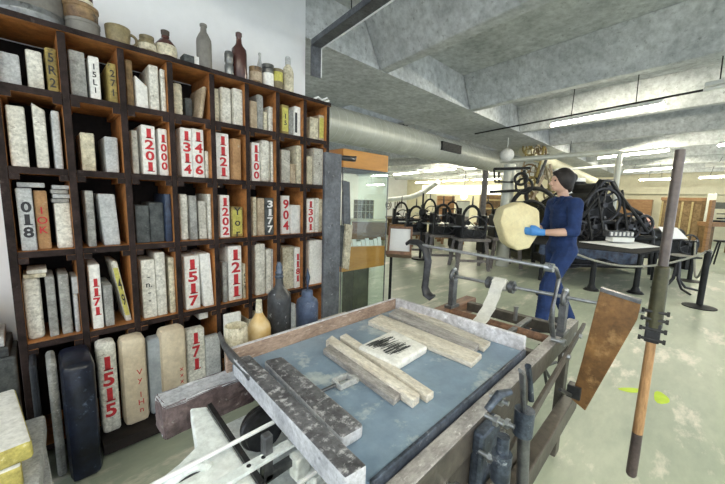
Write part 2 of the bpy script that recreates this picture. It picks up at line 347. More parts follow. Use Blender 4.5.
for (xa, ya, xb, yb, zz, lb, lit) in [
    (599,158,668,150.5,2.75,'lit strip lamp meeting the vertical grey pipe bend', True),
    (719,145.5,760,141,2.75,'lit strip lamp cut by the right edge of the photo, upper one', True),
    (625,171.5,671,168,2.7,'lit strip lamp second below the pipe bend, left of the pole', True),
    (640,180,671,179,2.55,'lit strip lamp lowest left of the tilted pole', True),
    (700,178,745,175.5,2.50,'lit strip lamp low at right edge above far wall duct', True),
    (706,166,745,163,2.7,'unlit strip lamp fixture between two lit lamps at far right', False),
    (388,151.5,403,150,2.75,'bright lamp glimpsed just under the round duct by the orange case', True),
    (394,174.6,418,172.6,2.75,'left lamp of the nearer trio beyond the display case', True),
    (425,171.5,455,169,2.75,'middle lamp of the nearer trio beyond the display case', True),
    (465,169,479,168,2.75,'right lamp of the nearer trio touching the grey pillar', True),
    (416,182.8,436,181.8,2.6,'left lamp of the farther trio above the cream cabinet', True),
    (443,181.2,467,180,2.6,'middle lamp of the farther trio left of the pillar', True),
    (472,180,500,178.8,2.6,'right lamp of the farther trio behind the pillar', True),
    (368,185,382,184.5,2.5,'small far lamp seen through the display case glass, lower', True),
    (372,176,388,175.3,2.7,'far lamp seen through the display case glass, upper right', True)]:
    a, b = on(xa,ya,2,zz), on(xb,yb,2,zz)
    if max(a.y,b.y) > 15.6: a = on(xa,ya,1,14.6); b = a+Vector((0,-1.3,0))
    if max(a.x,b.x) > 20.4: 
        a = on(xa,ya,0,20.2); b = on(xb,yb,0,20.2)
    lamp(b.x, b.y, a.y, (a.z+b.z)/2, lb, dx=a.x-b.x, lit=lit, group='strip lamps deep in the workshop')
# unseen fill lamps, added to light rack and press from beside and behind
for (x, y0) in [(1.3,-2.6),(-.6,-2.4),(2.6,-4.2),(-2.2,-1.6),(4.2,-4.4)]:
    lamp(x, y0, y0+1.5, 3.05 if x > 1 else 3.1, 'added unseen fill lamp overhead outside the picture', top=3.34, group='added overhead fill lamps')
# conduit following the lamp row
p, q = on(500,129,2,2.86), on(725,86,2,2.86)
tag(build('cable_conduit', MB().cyl(p+(p-q)*.2, q+(q-p)*.5, .014, n=8), 'black', smooth=True), 'thin black conduit running along the nearest lamp row', 'conduit')
# cable tray at upper left of ceiling
t = thing('cable_tray', 'perforated grey cable tray hanging diagonally beside the white wall', 'cable tray', (2,2,3.0))
a, b = on(316,47,2,2.80), on(388,-4,2,2.80); d = (b-a).normalized(); s = Vector((-d.y,d.x,0)).normalized()*.05
b = b+d*.4
mt = MB(); mt.hexa([a-s,a+s,b+s,b-s],[v+Vector((0,0,.006)) for v in (a-s,a+s,b+s,b-s)])
for sg in (-1,1):
    mt.hexa([a+s*sg*.95,a+s*sg,b+s*sg,b+s*sg*.95],[v+Vector((0,0,.05)) for v in (a+s*sg*.95,a+s*sg,b+s*sg,b+s*sg*.95)])
build('tray', mt, 'postgrey', t)
dr = MB(); L_ = (b-a).length
dr.hexa([a-s*1.02, a-s, a-s-d*.006, a-s*1.02-d*.006],[v-Vector((0,0,.26)) for v in (a-s*1.02, a-s, a-s-d*.006, a-s*1.02-d*.006)])
k = 0
dr.hexa([a-s, a+s, a+s+d*.006, a-s+d*.006],[v-Vector((0,0,.26)) for v in (a-s, a+s, a+s+d*.006, a-s+d*.006)])
build('drop_section', dr, 'postgrey', t)
build('white_cable', MB().tube([a+s*1.1-Vector((0,0,.25)), a+s*1.1, b+s*1.1], .008), 'paper', t)
build('hanger_rod', MB().cyl(a+d*L_*.4, a+d*L_*.4+Vector((0,0,.548)), .005, n=6), 'black', t)
# white cable bundle resting over the rack end
tag(build('cable_coil', MB().tube([X(313,99,2.45),X(318,97,2.45),X(322,100,2.45),X(327,98,2.45),X(329,101,2.45),X(322,102,2.44),X(316,101,2.44)], .008), 'paper', smooth=True), 'small loop of white cable above the right end of the rack', 'cable')

# round duct
yd, zd, rd = 4.14, 2.60, .27
xe = bx(500, yd, zd)
t = thing('air_duct', 'large round spiral metal air duct running away under the girder', 'duct', (2.2,yd,zd))
m = MB().cyl((1.9,yd,zd),(xe,yd,zd), rd, n=40); build('duct_pipe', m, 'duct', t, smooth=True)
m = MB()
x = 2.2
while x < xe-.1:
    m.torus((x,yd,zd),(1,.12,0), rd+.001, .004, n=36, k=5); x += .16
build('spiral_seam', m, 'lamphousing', t, smooth=True)
ga, gb = on(442,146,1,yd-rd-.02), on(461,152,1,yd-rd-.02)
m = MB().box(ga.x, gb.x, yd-rd-.03, yd-rd+.06, zd-.08, zd+.10)
g = build('vent_grille', m, 'black', t)
m = MB()
for i in range(6): m.box(ga.x+.02, gb.x-.02, yd-rd-.036, yd-rd-.028, zd-.07+i*.028, zd-.062+i*.028)
build('louvre', m, 'iron', g)
build('hanger_strap', MB().tube([(5.2,yd,2.9),(5.1,yd-.1,2.87),(5.2,yd-.05,2.86),(5.35,yd,2.9)], .01), 'black', t)

# ------------------------------------------------------------------ the rack of stones
DX = [-.085,.16,.40,.64,.885,1.125,1.37,1.62,1.86]
ZB = [2.24,1.92,1.54,1.125,.65,.07]
YF, YB = 2.30, 2.64
rack = thing('storage_rack', 'dark wooden pigeonhole rack full of stones against the white wall', 'rack', (.9,2.47,0))
def two(mb_obj):      # front faces carry dark worn paint, inner faces the orange timber
    me = mb_obj.data
    for p in me.polygons: p.material_index = 0 if p.normal.y < -.6 else 1
    return mb_obj
for i, x in enumerate(DX):
    h = .016
    if i in (0, 8): nm = 'side_panel'
    else: nm = 'divider'
    o = build(nm, MB().box(x-h, x+h, YF, YB, 0 if i in (0,8) else .085, 2.226), ['rack_front','rack_wood'], rack, bevel=.003, seg=1); two(o)
for j, z in enumerate(ZB):
    m = MB()
    th = .016 if j else .014
    for i in range(8):
        m.box(DX[i]+.0165, DX[i+1]-.0165, YF+.004, YB, z-th, z+th)
        if 0 < j < 5:      # joint blocks at the corners
            m.box(DX[i]+.0165, DX[i]+.052, YF-.002, YF+.02, z-.045, z-.0165); m.box(DX[i+1]-.052, DX[i+1]-.0165, YF-.002, YF+.02, z-.045, z-.0165)
            m.box(DX[i]+.0165, DX[i]+.036, YF+.02, YB-.02, z-.045, z-.0165); m.box(DX[i+1]-.036, DX[i+1]-.0165, YF+.02, YB-.02, z-.045, z-.0165)
    if j == 0: m = MB().box(DX[0]-.02, DX[8]+.02, YF-.012, YB, z-th, z+th)
    o = build('top_board' if j == 0 else 'shelf_board', m, ['rack_front','rack_wood'], rack, bevel=0); two(o)
build('back_panel', MB().box(DX[0], DX[8], YB+.002, YB+.012, .0, 2.22), 'rack_back', rack)

ORDB = ['first','second','third','fourth','fifth','sixth','seventh','eighth']
ROWN = ['top row','second row','third row','fourth row','bottom row']
def posword(k, n):
    if n == 1: return 'alone'
    if n == 2: return ['left one','right one'][k]
    if n == 3: return ['leftmost','middle one','rightmost'][k]
    return (['leftmost','second from left','third from left'][k] if k < min(3,n-1) else 'rightmost')
# (x0, x1, ytop, material, look, opts)
W, Cc, Gr, Lg, Cr, Be, Oc, Br, Dk, Bl, Sp, Cd = 'white','chalk','grey','lgrey','cream','beige','ochre','brown','dark','blue','speck','card'
T = {
(0,0): [(-3,22,53,Lg,'pale grey rough stone',{}),(25,45,50,W,'tall off-white stone',{}),(44.5,61,48,Oc,'ochre stone with dark marks',{'t':'5\nR\n2','tc':'blackink','ts':.06})],
(0,1): [(68,88,51,Gr,'broad rough grey stone',{}),(88,102,56,Cc,'white stone with faint writing',{'t':'1\n5\nL\n1','tc':'blackink','ts':.04}),(107,118,64,Oc,'narrow dark ochre stone',{'t':'2\n7\n1','tc':'blackink','ts':.05})],
(0,2): [(125,135,58,Br,'narrow brown ochre stone',{}),(135,149.5,76,Cc,'short white stone with sloped top',{'slope':-.05}),(148,159.5,66,W,'slim white stone',{}),(159.5,168.5,70,W,'slim speckled white stone',{})],
(0,3): [(173,184,82.5,Cr,'cream stone with rounded top',{'b':.02}),(185,193,98,Dk,'short dark stone',{'yf':2.42}),(195,210,86,Be,'leaning grey-brown stone',{'lean':.035,'b':.02})],
(0,4): [(214,220.5,88,Cr,'thin ochre-cream stone',{}),(221,232.5,87,W,'greyish white rounded stone',{'b':.018}),(232.8,245.5,89.5,W,'broad white stone',{})],
(0,5): [(249.6,257,101,Be,'pinkish beige stone',{}),(257,264.5,92,Gr,'tall grey round-topped stone',{'b':.03}),(264.5,268.5,111,Cr,'small cream stone',{}),(268.8,277,107,W,'white stone',{})],
(0,6): [(281,288.5,105,Oc,'stone with yellow label',{'t':'1\n5','tc':'blackink','ts':.05,'m2':'yellow'}),(289,294,109,Gr,'narrow grey stone',{}),(294.5,304,107,Cc,'white stone with black band',{'band':1})],
(0,7): [(309.6,318,117.5,Cr,'beige worn stone',{}),(318.3,326,115.5,Be,'beige stone with yellow label',{'m2':'yellow'})],
(1,0): [(5,30,106,W,'wide pale stone',{}),(31,50,103,W,'tall white stone with chipped top',{'slope':-.03}),(50.5,64,111,Lg,'narrower light grey stone',{})],
(1,1): [(79.5,96.5,133,Cr,'cream stone with dark top',{}),(104,119.5,137,Lg,'pale grey squat stone',{})],
(1,2): [(131,140,130,Sp,'thin dark speckled stone',{}),(140.3,157,125.6,Cc,None,{'num':'1201'}),(158,172,129,Cc,None,{'num':'1000'})],
(1,3): [(179.6,193,128,Cc,None,{'num':'1314'}),(191.5,205.5,125.4,Cc,None,{'num':'1406'}),(205.5,213.5,151,W,'short white stone',{})],
(1,4): [(216,230.5,133,Cc,None,{'num':'1121'}),(231.5,240.5,139,Cd,'orange cardboard packed stone',{})],
(1,5): [(252,261,142.5,Cc,None,{'num':'1100'}),(261.3,271,140,W,'rounded white stone',{'b':.02}),(271.3,277,142,W,'thin white stone',{})],
(1,6): [(281,290,150,Sp,'white stone with dark writing',{}),(290.2,295.5,164,Be,'small beige stone',{}),(295.7,303.5,146,Cr,'tall cream stone',{})],
(1,7): [(307,312.5,156,Cr,'short cream stone',{}),(312.7,322,148.5,Sp,'broad speckled stone',{})],
(2,0): [(15,38,188,Lg,None,{'num':'018','nc':'blackink','look':'grey stone painted with black characters 018'}),(32.5,52,190.6,Cd,'orange cardboard stone with faint red letters',{'t':'I\nO\nK','ts':.05}),(54,74,203,W,'white stone with grey stain',{})],
(2,1): [(84,97,190.6,Gr,'slim grey stone',{}),(97.5,121,194,Lg,'wide bluish grey leaning stone',{'lean':-.015})],
(2,2): [(135,151,205.5,Dk,'dark mossy stone',{}),(148,165.5,202.5,Dk,'dark grey stone',{}),(160,176,194,Bl,'tall blue-black stone',{})],
(2,3): [(180,190.5,194,W,'white rounded stone',{'b':.02}),(188.5,198.5,195.6,Gr,'grey-green stone',{}),(199,209,201,Sp,'white finely speckled stone',{}),(208,216.5,194,W,'thin white stone',{})],
(2,4): [(220,231,195,Cc,None,{'num':'1202'}),(232,244.5,207,Oc,'yellow stone lettered in black',{'t':'Y\no\nr','tc':'blackink','ts':.08,'m2':'yellow'})],
(2,5): [(253,257.3,197,Cr,'thin cream stone',{}),(257.6,265,198,Be,'grey-beige stone',{}),(265.3,275.5,198,Dk,None,{'num':'3177','nc':'paper','look':'black stone with white digits 3177'})],
(2,6): [(282,290.5,195.6,Cc,None,{'num':'904'}),(290.8,305,205,Cc,'plain white stone',{})],
(2,7): [(307,314,199,Cc,None,{'num':'1301'}),(314.3,317.8,198,W,'slim white stone',{}),(318,322.5,199,Cr,'slim cream stone',{})],
(3,0): [(20,46,279.5,W,'big white paper packet, yellowed edge',{'b':.018}),(44.5,60,276.5,Gr,'grey worn stone',{}),(57.5,74,274,Gr,'mottled grey stone',{}),(73,87,294,Lg,'short light grey stone',{})],
(3,1): [(87.5,104,264,Cc,None,{'num':'1171'}),(102.5,115,284.5,Gr,'short grey stone',{}),(107,138,261,W,'leaning white stone with yellow label 49',{'lean':-.055,'t':'4\n9','tc':'blackink','ts':.10,'m2':'yellow'})],
(3,2): [(140,157.5,259.6,W,'white stone with pencilled marks',{'t':'-\nn.\n-\n-','tc':'blackink','ts':.05}),(153.5,167.5,250.5,W,'tallest white stone',{}),(167.7,180,257,Cr,'pale cream white stone',{})],
(3,3): [(183.5,200.5,255.7,Cc,None,{'num':'1517'}),(198.5,217.5,253,Cc,'white leaning stone',{'lean':-.02})],
(3,4): [(222,228.5,262,Gr,'grey low stone',{}),(228.6,245,243.6,Cc,None,{'num':'1211'}),(245.2,252.5,263,Cr,'cream stone with ink scribble',{'t':'x\nL\nH','tc':'blackink','ts':.05})],
(3,5): [(255,267,243,W,'tall white stone',{'b':.012}),(267.8,274,249,W,'off-white stone',{}),(274.3,280,249,Lg,'grey-white stone',{})],
(3,6): [(283,294,247,Cr,'broad white worn stone',{}),(294.5,306,247,Cc,None,{'num':'1181'})],
(3,7): [(309,322,240,Cc,'large white stone',{'b':.012})],
}
def stonebox(x0, x1, zb, zt, yf, dep, lean=0, slope=0):
    L0 = x0+max(-lean,0); R0 = x1-max(lean,0)
    b = [(L0,yf,zb),(R0,yf,zb),(R0,yf+dep,zb),(L0,yf+dep,zb)]
    zl, zr = zt-max(0,slope), zt-max(0,-slope)
    t = [(L0+lean,yf,zl),(R0+lean,yf,zr),(R0+lean,yf+dep,zr),(L0+lean,yf+dep,zl)]
    return MB().hexa(b, t)
def put_stone(row, bay, k, n_, X0, X1, zt, zb, mt, look, o):
    yf = o.get('yf', 2.335+random.uniform(-.012,.02)); dep = o.get('dep', random.uniform(.20,.26))
    dep = min(dep, YB-.01-yf)
    lab = (look+', '+posword(k,n_)+' in '+ROWN[row]+', '+ORDB[bay]+' bay from left') if look else o.get('look') or 'white stone painted with red number '+o['num']
    s = build('litho_stone', stonebox(X0,X1,zb,zt,yf,dep,o.get('lean',0),o.get('slope',0)), mt, base=((X0+X1)/2, yf+dep/2, zb), bevel=min(o.get('b',.007),(X1-X0)*.3), seg=3, smooth=True, jitter=.0012)
    tag(s, lab, 'stone', 'litho stones in the rack')
    w = X1-X0-abs(o.get('lean',0)); ln = o.get('lean',0); xc = (X0+X1)/2; up_ = Vector((ln,0,zt-zb)).normalized()
    if o.get('m2'):
        h = zt-zb
        cxl = xc; q = build('label_patch', MB().prism([Vector((cxl-w*.40,yf-.0008,zb+h*.5))-up_*h*.40, Vector((cxl+w*.36,yf-.0008,zb+h*.5))-up_*h*.40, Vector((cxl+w*.36,yf-.0008,zb+h*.5))+up_*h*.40, Vector((cxl-w*.40,yf-.0008,zb+h*.5))+up_*h*.40], (0,.003,0)), 'yellow', s); q['label'] = 'yellow paper label'
    if o.get('band'):
        build('black_band', MB().box(xc-w*.42, xc-w*.1, yf-.0015, yf+.002, zb+.03, zt-.05), 'blackink', s)
    if o.get('num') or o.get('t'):
        tx = '\n'.join(o['num']) if o.get('num') else o['t']
        h = zt-zb; rows = len(tx.split('\n'))
        if o.get('num'):
            nw = min(w*.66, h*.86/rows*.74); dgh = min(h*.90, nw/.60*rows)
            digits('painted_number', o['num'], o.get('nc','red'), s, (xc+w*.04, yf-.0016, (zb+zt)/2), up_, nw, dgh)
        else:
            glyphs('ink_marks', tx, o.get('tc','red'), s, (xc, yf-.0022, (zb+zt)/2), (1,0,0), up_, o.get('ts',.05), .01, 1.0, min(1,w*.7/(o.get('ts',.05)*.6)))
    return s
for (row, bay), lst in T.items():
    zb = ZB[row+1]+.0165; lo = DX[bay]+.018; hi = DX[bay+1]-.018
    zcl = ZB[row]-.018
    out = []
    for (x0, x1, yt, mt, look, o) in lst:
        yf = o.get('yf', 2.34)
        a = X((x0+x1)/2, yt, yf); X0 = X(x0, yt, yf).x; X1 = bx(x1, yf, zb)
        if x0 > 300: X1 = X(x1, yt+20, yf).x
        out.append([X0, X1, min(a.z, zcl-.03)])
    prev = lo
    for k, e in enumerate(out):
        if k: e[0] = max(e[0], prev+.0025)
        else: e[0] = max(e[0], lo)
        e[1] = max(min(e[1], hi), e[0]+.022); prev = e[1]
    if prev > hi:       # squeeze bay into its width
        sc = (hi-out[0][0])/(prev-out[0][0])
        a0 = out[0][0]
        for e in out: e[0] = a0+(e[0]-a0)*sc; e[1] = a0+(e[1]-a0)*sc-.001
    for k, (e, L5) in enumerate(zip(out, lst)):
        put_stone(row, bay, k, len(lst), e[0], e[1], e[2], zb, L5[3], L5[4], L5[5])
# small slabs lying in the bays
def lying(row, bay, cx, w, z0, h, y0, dep, mt, label, tilt=0):
    m = MB(); b = [(cx-w/2,y0),(cx+w/2,y0),(cx+w/2,y0+dep),(cx-w/2,y0+dep)]
    dz = [-tilt,tilt,tilt,-tilt]
    m.hexa([(x,y,z0+tilt+d) for (x,y),d in zip(b,dz)], [(x,y,z0+tilt+h+d) for (x,y),d in zip(b,dz)])
    return tag(build('stone_slab', m, mt, base=(cx,y0,z0), bevel=.004, smooth=True), label, 'stone', 'small slabs lying in the rack')
st = bpy.data.objects
a = X(62,203,2.34); z = min(a.z,9)
names = ['bottom one','second from bottom','third from bottom','topmost']
cxs = X(61,195,2.34).x
for k in range(4): lying(2,0,cxs-.004+.006*(k%2),.068,a.z+.001+k*.0235,.021,2.345,.2,'lgrey' if k%2 else 'grey','thin grey slab over the stained white stone, '+names[k]+' of four')
b = X(28,190,2.34)
lying(2,0,b.x+.012,.10,X(26,188,2.34).z+.004,.024,2.36,.15,'lgrey','flat grey slab lying above the 018 stone')
c_ = X(36,279,2.34)
lying(3,0,c_.x-.004,.085,X(33,279.5,2.34).z+.002,.022,2.36,.16,'cream','lower small cream slab above the big white packet')
lying(3,0,c_.x+.006,.075,X(33,279.5,2.34).z+.025,.02,2.36,.16,'white','upper small cream slab above the big white packet')
d_ = X(79,294,2.34)
lying(3,0,d_.x-.002,.046,d_.z+.002,.095,2.345,.18,'lgrey','pale block set on the short grey stone, first bay')

# bottom row: large stones standing proud of the rack
ZQ = .0865
tag(build('plank', MB().box(.175,1.30,2.10,2.285,.02,.085), 'rack_back', bevel=.004), 'dark low plank under the big wrapped stones at the foot of the rack', 'plank')
def big(x0, x1, yt, yf, mt, label, ch=.02, dep=.30, num=None, slope=0, zb=ZQ, lean=0, nsz=1, nz=.52):
    X0 = X(x0, yt, yf).x; X1 = bx(x1, yf, zb); zt = X((x0+x1)/2, yt, yf).z
    zt = min(zt, .60) if yf+.02 > YF-.05 else min(zt, .62 if dep > 0 else 9)
    dep = min(dep, 2.292-yf) if yf < 2.28 else min(dep, .2)
    s = build('litho_stone', stonebox(X0,X1,zb,zt,yf,dep,lean,slope), mt, base=((X0+X1)/2, yf+dep/2, zb), bevel=ch, seg=2 if ch > .02 else 3, smooth=True, jitter=.0015)
    tag(s, label, 'stone', 'big stones along the foot of the rack')
    if num:
        h = zt-zb; tx = '\n'.join(num); n2 = len(num)
        w = X1-X0-abs(lean)
        nw = min(w*.60, h*.72/n2*.74)*nsz; digits('painted_number', num, 'red', s, ((X0+X1)/2, yf-.0016, zb+h*nz), Vector((lean,0,h)), nw, min(h*.80*nsz, nw/.55*n2))
    return s
M['blueblack'] = mat('blue_black_stone', (.014,.020,.045), (.005,.006,.010), 6, .32, spot=(.10,.13,.20), spotscale=14, spotat=.6)
M['blacktop'] = mat('black_stone', (.03,.034,.045), (.012,.014,.02), 8, .4, spot=(.2,.22,.25), spotscale=8, spotat=.6)
big(27,49,352,2.12,'blacktop','black stone with pale grey top, leftmost at the foot of the rack',.02,zb=.002)
big(45,68,356,2.10,'grey','mottled grey stone between two dark stones at rack foot',.02,zb=.002)
big(58,104,346,2.00,'blueblack','very large glossy blue-black stone at the foot of the rack',.03,zb=.002)
big(95,122,333,2.19,'white','tall stone painted with red number 1515 at rack foot',.02,num='1515')
big(119,151,334,2.17,'packet','stone wrapped in beige paper with faint red print, right of 1515',.03)
big(147,172,338,2.20,'bluetape','stone in grey and cream torn wrapping at rack foot',.02)
big(159,190,321,2.17,'packet','largest beige paper-wrapped stone with pink print at rack foot',.035)
big(186,207,329,2.22,'white','wrapped stone painted with red number 171 at rack foot',.012,num='171',nsz=.72,nz=.68)
big(205,222,337,2.22,'lgrey','bluish grey stone right of the 171 stone',.012)
big(224,243,313,2.26,'chalk','white round-cornered stone with red mark, behind the cream pot',.015,num='1')
big(249,266,318,2.28,'cream','cream stone behind the amber bottle at rack foot',.01)
big(284,296,305,2.29,'lgrey','pale stone behind the tall dark bottle at rack foot',.01)
big(297,308,312,2.29,'white','white stone low behind the blue bottle at rack foot',.01)
# white stones lying on the bottom-row stones (fourth bay)
lying(4,0,X(203,330,2.34).x+.01,.06,.575,.045,2.345,.2,'chalk','white block tucked high in bottom row above the 171 stone')
# faint prints on wrappers
for o in list(COL.objects):
    if o.get('label','').startswith('stone wrapped in beige'):
        bb = o; glyphs('print', 'V\ny\n\nl\nH\nn', 'red', bb, (bb.location.x+.005, bb.location.y-(2.62-2.17 if 0 else .15)-.0025, .34), (1,0,0), (0,0,1), .045, 0)
    if o.get('label','').startswith('largest beige'):
        bb = o; glyphs('print', 'x\nx\nx\nx', 'red', bb, (bb.location.x+.01, bb.location.y-.15-.0025, .33), (1,0,0), (0,0,1), .04, 0)

# ------------------------------------------------------------------ jars and tins on top of the rack
ZT = 2.2555
def depth_of(p): 
    return Vector((p.x,p.y,p.z-EYE)).dot(wdir((0,0,1)))
def topspot(xc, wpx, ytop, gap=.012):
    y = YF+.1; r = .05
    for _ in range(6):
        x = bx(xc, y, ZT+.05); r = wpx/2*depth_of(Vector((x,y,ZT)))/F*.93; y = YF+gap+r
    return Vector((x,y,ZT)), r, X(xc, ytop, y).z-ZT
def jar(name, label, cat, xc, wpx, ytop, prof, mt, gap=.012, hh=None):
    c, r, h = topspot(xc, wpx, ytop, gap)
    if hh: h = hh
    t = thing(name, label, cat, c, 'jars and tins on top of the rack')
    build('body', MB().lathe([(a*r, b*h) for a, b in prof], c), mt, t, smooth=True)
    return t, c, r, h
t,c,r,h = jar('metal_tin','big round tarnished metal tin on the rack top at upper left','tin',31,60,-14,[(.98,0),(1,.02),(1,.10),(1.015,.11),(1.015,.14),(1,.15),(1,.78),(1.02,.80),(1.02,.84),(1,.85),(.99,1),(.9,1)],'tin',hh=.26)
build('dark_band', MB().lathe([(r*1.004,.06),(r*1.004,.18)],c,n=32), 'greyceramic', t, smooth=True)
t,c,r,h = jar('metal_tin','dark lidded tin, lowest of the stack on the rack top','tin',83,29,23,[(.95,0),(1,.03),(1,.75),(1.04,.78),(1.04,.98),(.9,1)],'greyceramic')
h1 = h; z1 = c.z+h1+.001
c2 = Vector((c.x-.004,c.y,z1)); h2 = X(82,8,c.y).z-z1
t = thing('metal_tin','tan rusty tin, middle of the stack on the rack top','tin',c2,'jars and tins on top of the rack')
build('body', MB().lathe([(.9*r,0),(.98*r,.01),(1.0*r,h2*.75),(1.05*r,h2*.78),(1.05*r,h2),(r*.95,h2)],c2), 'tan_tin', t, smooth=True)
c3 = Vector((c.x-.002,c.y,z1+h2+.001))
t = thing('metal_tin','small dark lettered can, topmost of the stack on the rack top','tin',c3,'jars and tins on top of the rack')
build('body', MB().lathe([(r*.70,0),(r*.72,.004),(r*.72,.10),(r*.66,.105)],c3), 'brownglass', t, smooth=True)
build('pale_band', MB().lathe([(r*.725,.012),(r*.725,.03)],c3,n=28), 'cream', t, smooth=True)
t,c,r,h = jar('mug','khaki pottery mug with side handle on the rack top','mug',118,22,28,[(.80,0),(.9,.04),(1.0,.5),(1.04,.95),(1.0,1),(.93,.99),(.9,.5),(.7,.1)],'khaki')
build('handle', MB().torus((c.x+r*1.02,c.y-.005,c.z+h*.5),(0,1,0),h*.30,.008,n=20), 'khaki', t, smooth=True)
t,c,r,h = jar('jar','small squat khaki jar on the rack top beside the mug','jar',147,17,37,[(.8,0),(1,.12),(1,.6),(.75,.8),(.8,.84),(.8,1),(.6,1)],'khaki')
build('pale_glaze', MB().lathe([(r*1.01,h*.15),(r*1.01,h*.5)],c,n=24), 'cream', t, smooth=True)
t,c,r,h = jar('jar','round two-tone jug with dark cork on the rack top','jug',166,21,31,[(.7,0),(.95,.1),(1,.3),(.9,.5),(.5,.68),(.36,.72),(.36,.8),(.3,.8)],'brownglass')
build('pale_belly', MB().lathe([(.97*r,h*.08),(1.02*r,h*.3),(.95*r,h*.46)],c,n=24), 'cream', t, smooth=True)
build('cork', MB().lathe([(.28*r,h*.8),(.38*r,h*.86),(.40*r,h*.98),(.3*r,h)],c,n=16), 'cork', t, smooth=True)
c,r,h = topspot(189,12,56)
tag(build('small_box', MB().box(c.x-r,c.x+r*.7,c.y-.02,c.y+.06,ZT,ZT+h), 'dark', base=c, bevel=.003), 'small dark box between the jug and the tall bottle on rack top', 'box', 'jars and tins on top of the rack')
tag(build('paper_block', MB().box(c.x+r*.8,c.x+r*1.9,c.y-.01,c.y+.05,ZT,ZT+h*1.15), 'chalk', base=c, bevel=.003), 'small white block beside the dark box on rack top', 'box', 'jars and tins on top of the rack')
BOT = [(.92,0),(1,.03),(1,.58),(.95,.66),(.6,.78),(.42,.83),(.38,.93),(.48,.94),(.48,.985),(.34,1)]
t,c,r,h = jar('bottle','tall grey stoneware bottle on the rack top','bottle',204.5,15,24.5,BOT,'greyceramic')
t,c,r,h = jar('jar','stacked grey glass jar left of the brown bottle on rack top','jar',229,9,52,[(.9,0),(1,.05),(1,.42),(.85,.48),(.85,.54),(1,.58),(1,.9),(.8,1)],'tin')
t,c,r,h = jar('bottle','dark brown glazed bottle, tallest right of the stoneware bottle','bottle',239.5,15.5,33,[(.92,0),(1,.03),(1,.55),(.95,.64),(.55,.72),(.38,.78),(.33,.9),(.42,.92),(.42,.985),(.3,1)],'brownglass')
t,c,r,h = jar('can','short reddish can with pale label on the rack top','can',255.5,13,68,[(.95,0),(1,.03),(1,.93),(1.03,.95),(1.03,1),(.8,1)],'tan_tin')
build('label_band', MB().lathe([(r*1.01,h*.15),(r*1.01,h*.7)],c,n=24), 'beige', t, smooth=True)
t,c,r,h = jar('bottle','small pale grey bottle behind the reddish can on rack top','bottle',260,6,53,BOT,'lgrey',gap=.15)
t,c,r,h = jar('can','white can with tin lid on the rack top','can',268,12,65,[(.93,0),(1,.03),(1,.78),(.92,.8),(1.05,.82),(1.05,.98),(.8,1)],'tin')
build('label_band', MB().lathe([(r*1.01,h*.03),(r*1.01,h*.6)],c,n=24), 'chalk', t, smooth=True)
t,c,r,h = jar('can','can with bright yellow label on the rack top','can',277.5,11,70,[(.93,0),(1,.03),(1,.9),(1.04,.92),(1.04,1),(.8,1)],'khaki')
build('label_band', MB().lathe([(r*1.01,h*.4),(r*1.01,h*.85)],c,n=24), 'yellow', t, smooth=True)
t,c,r,h = jar('bottle','slender cream bottle with white cap, rightmost on rack top','bottle',288,12,57,[(.95,0),(1,.03),(1,.55),(.8,.68),(.45,.76),(.4,.8)],'cream')
build('cap', MB().lathe([(.46*r,h*.78),(.5*r,h*.8),(.5*r,h*.97),(.35*r,h)],c,n=16), 'lgrey', t, smooth=True)

# ------------------------------------------------------------------ piles at the far left
def slab(p0, w, d, h, z, mt, label, rot=0, grp='slabs piled left of the rack', bev=.006):
    m = MB().box(-w/2,w/2,-d/2,d/2,0,h)
    cs, sn = math.cos(rot), math.sin(rot)
    m.v = [(p0[0]+x*cs-y*sn, p0[1]+x*sn+y*cs, z+zz) for x,y,zz in m.v]
    return tag(build('stone_slab', m, mt, base=(p0[0],p0[1],z), bevel=bev, smooth=True, jitter=.001), label, 'stone', grp)
# dark slabs beyond, left of the rack
zz = 0.0
tag(build('stone_block', MB().box(-.62,-.115,2.36,2.63,0,.60), 'dark', bevel=.01), 'dark block carrying the leaning black slabs at the far left', 'block')
LB = ['lowest of the dark slabs left of rack','second dark slab up left of rack','third dark slab up left of rack','fourth dark slab up left of rack','topmost dark slab left of rack, near the white wall']
for k in range(5):
    slab((-.335+.01*(k%2)-.012*k, 2.50), .40-.03*k, .25, .052, .602+k*.0535, 'dark' if k != 1 else 'lgrey', LB[k], rot=.04*(k%3)-.03)
# near pile: pale yellow-edged slab on a heap, at the left edge of the picture
hx = on(22,400,2,.62)
PX, PY = hx.x, hx.y
def whiteyellow(o):
    o.data.materials.append(M['packing_edge'])
    for p in o.data.polygons: p.material_index = 0 if abs(p.normal.z) > .7 else 1
    return o
M['packing_edge'] = mat('yellowed_edge', (.68,.60,.18), (.46,.38,.12), 9, .8, spot=(.75,.72,.5), spotscale=18, spotat=.6)
hp = [(.115,-.30,'blacktop','black slab at the bottom of the pile by the left edge'),(.115,-.27,'dark','dark grey slab second from bottom of the near left pile'),
      (.10,-.26,'lgrey','grey slab third from bottom of the near left pile'),(.09,-.27,'lgrey','smooth grey slab under the yellow-edged slabs, near left pile'),
      (.085,-.335,'chalk','lower yellow-edged slab of the near left pile'),(.07,-.315,'chalk','white slab with yellow edge topping the near left pile')]
zc = .002
for k,(h,cx,mt,lb) in enumerate(hp):
    o = slab((cx, 1.80-.012*k), .46, .50-.02*(k%2), h, zc, mt, lb, rot=.05*((k%3)-1)+(.06 if k > 3 else 0), grp='slabs piled at the left edge', bev=.012); zc += h+.002
    if k > 3: whiteyellow(o)

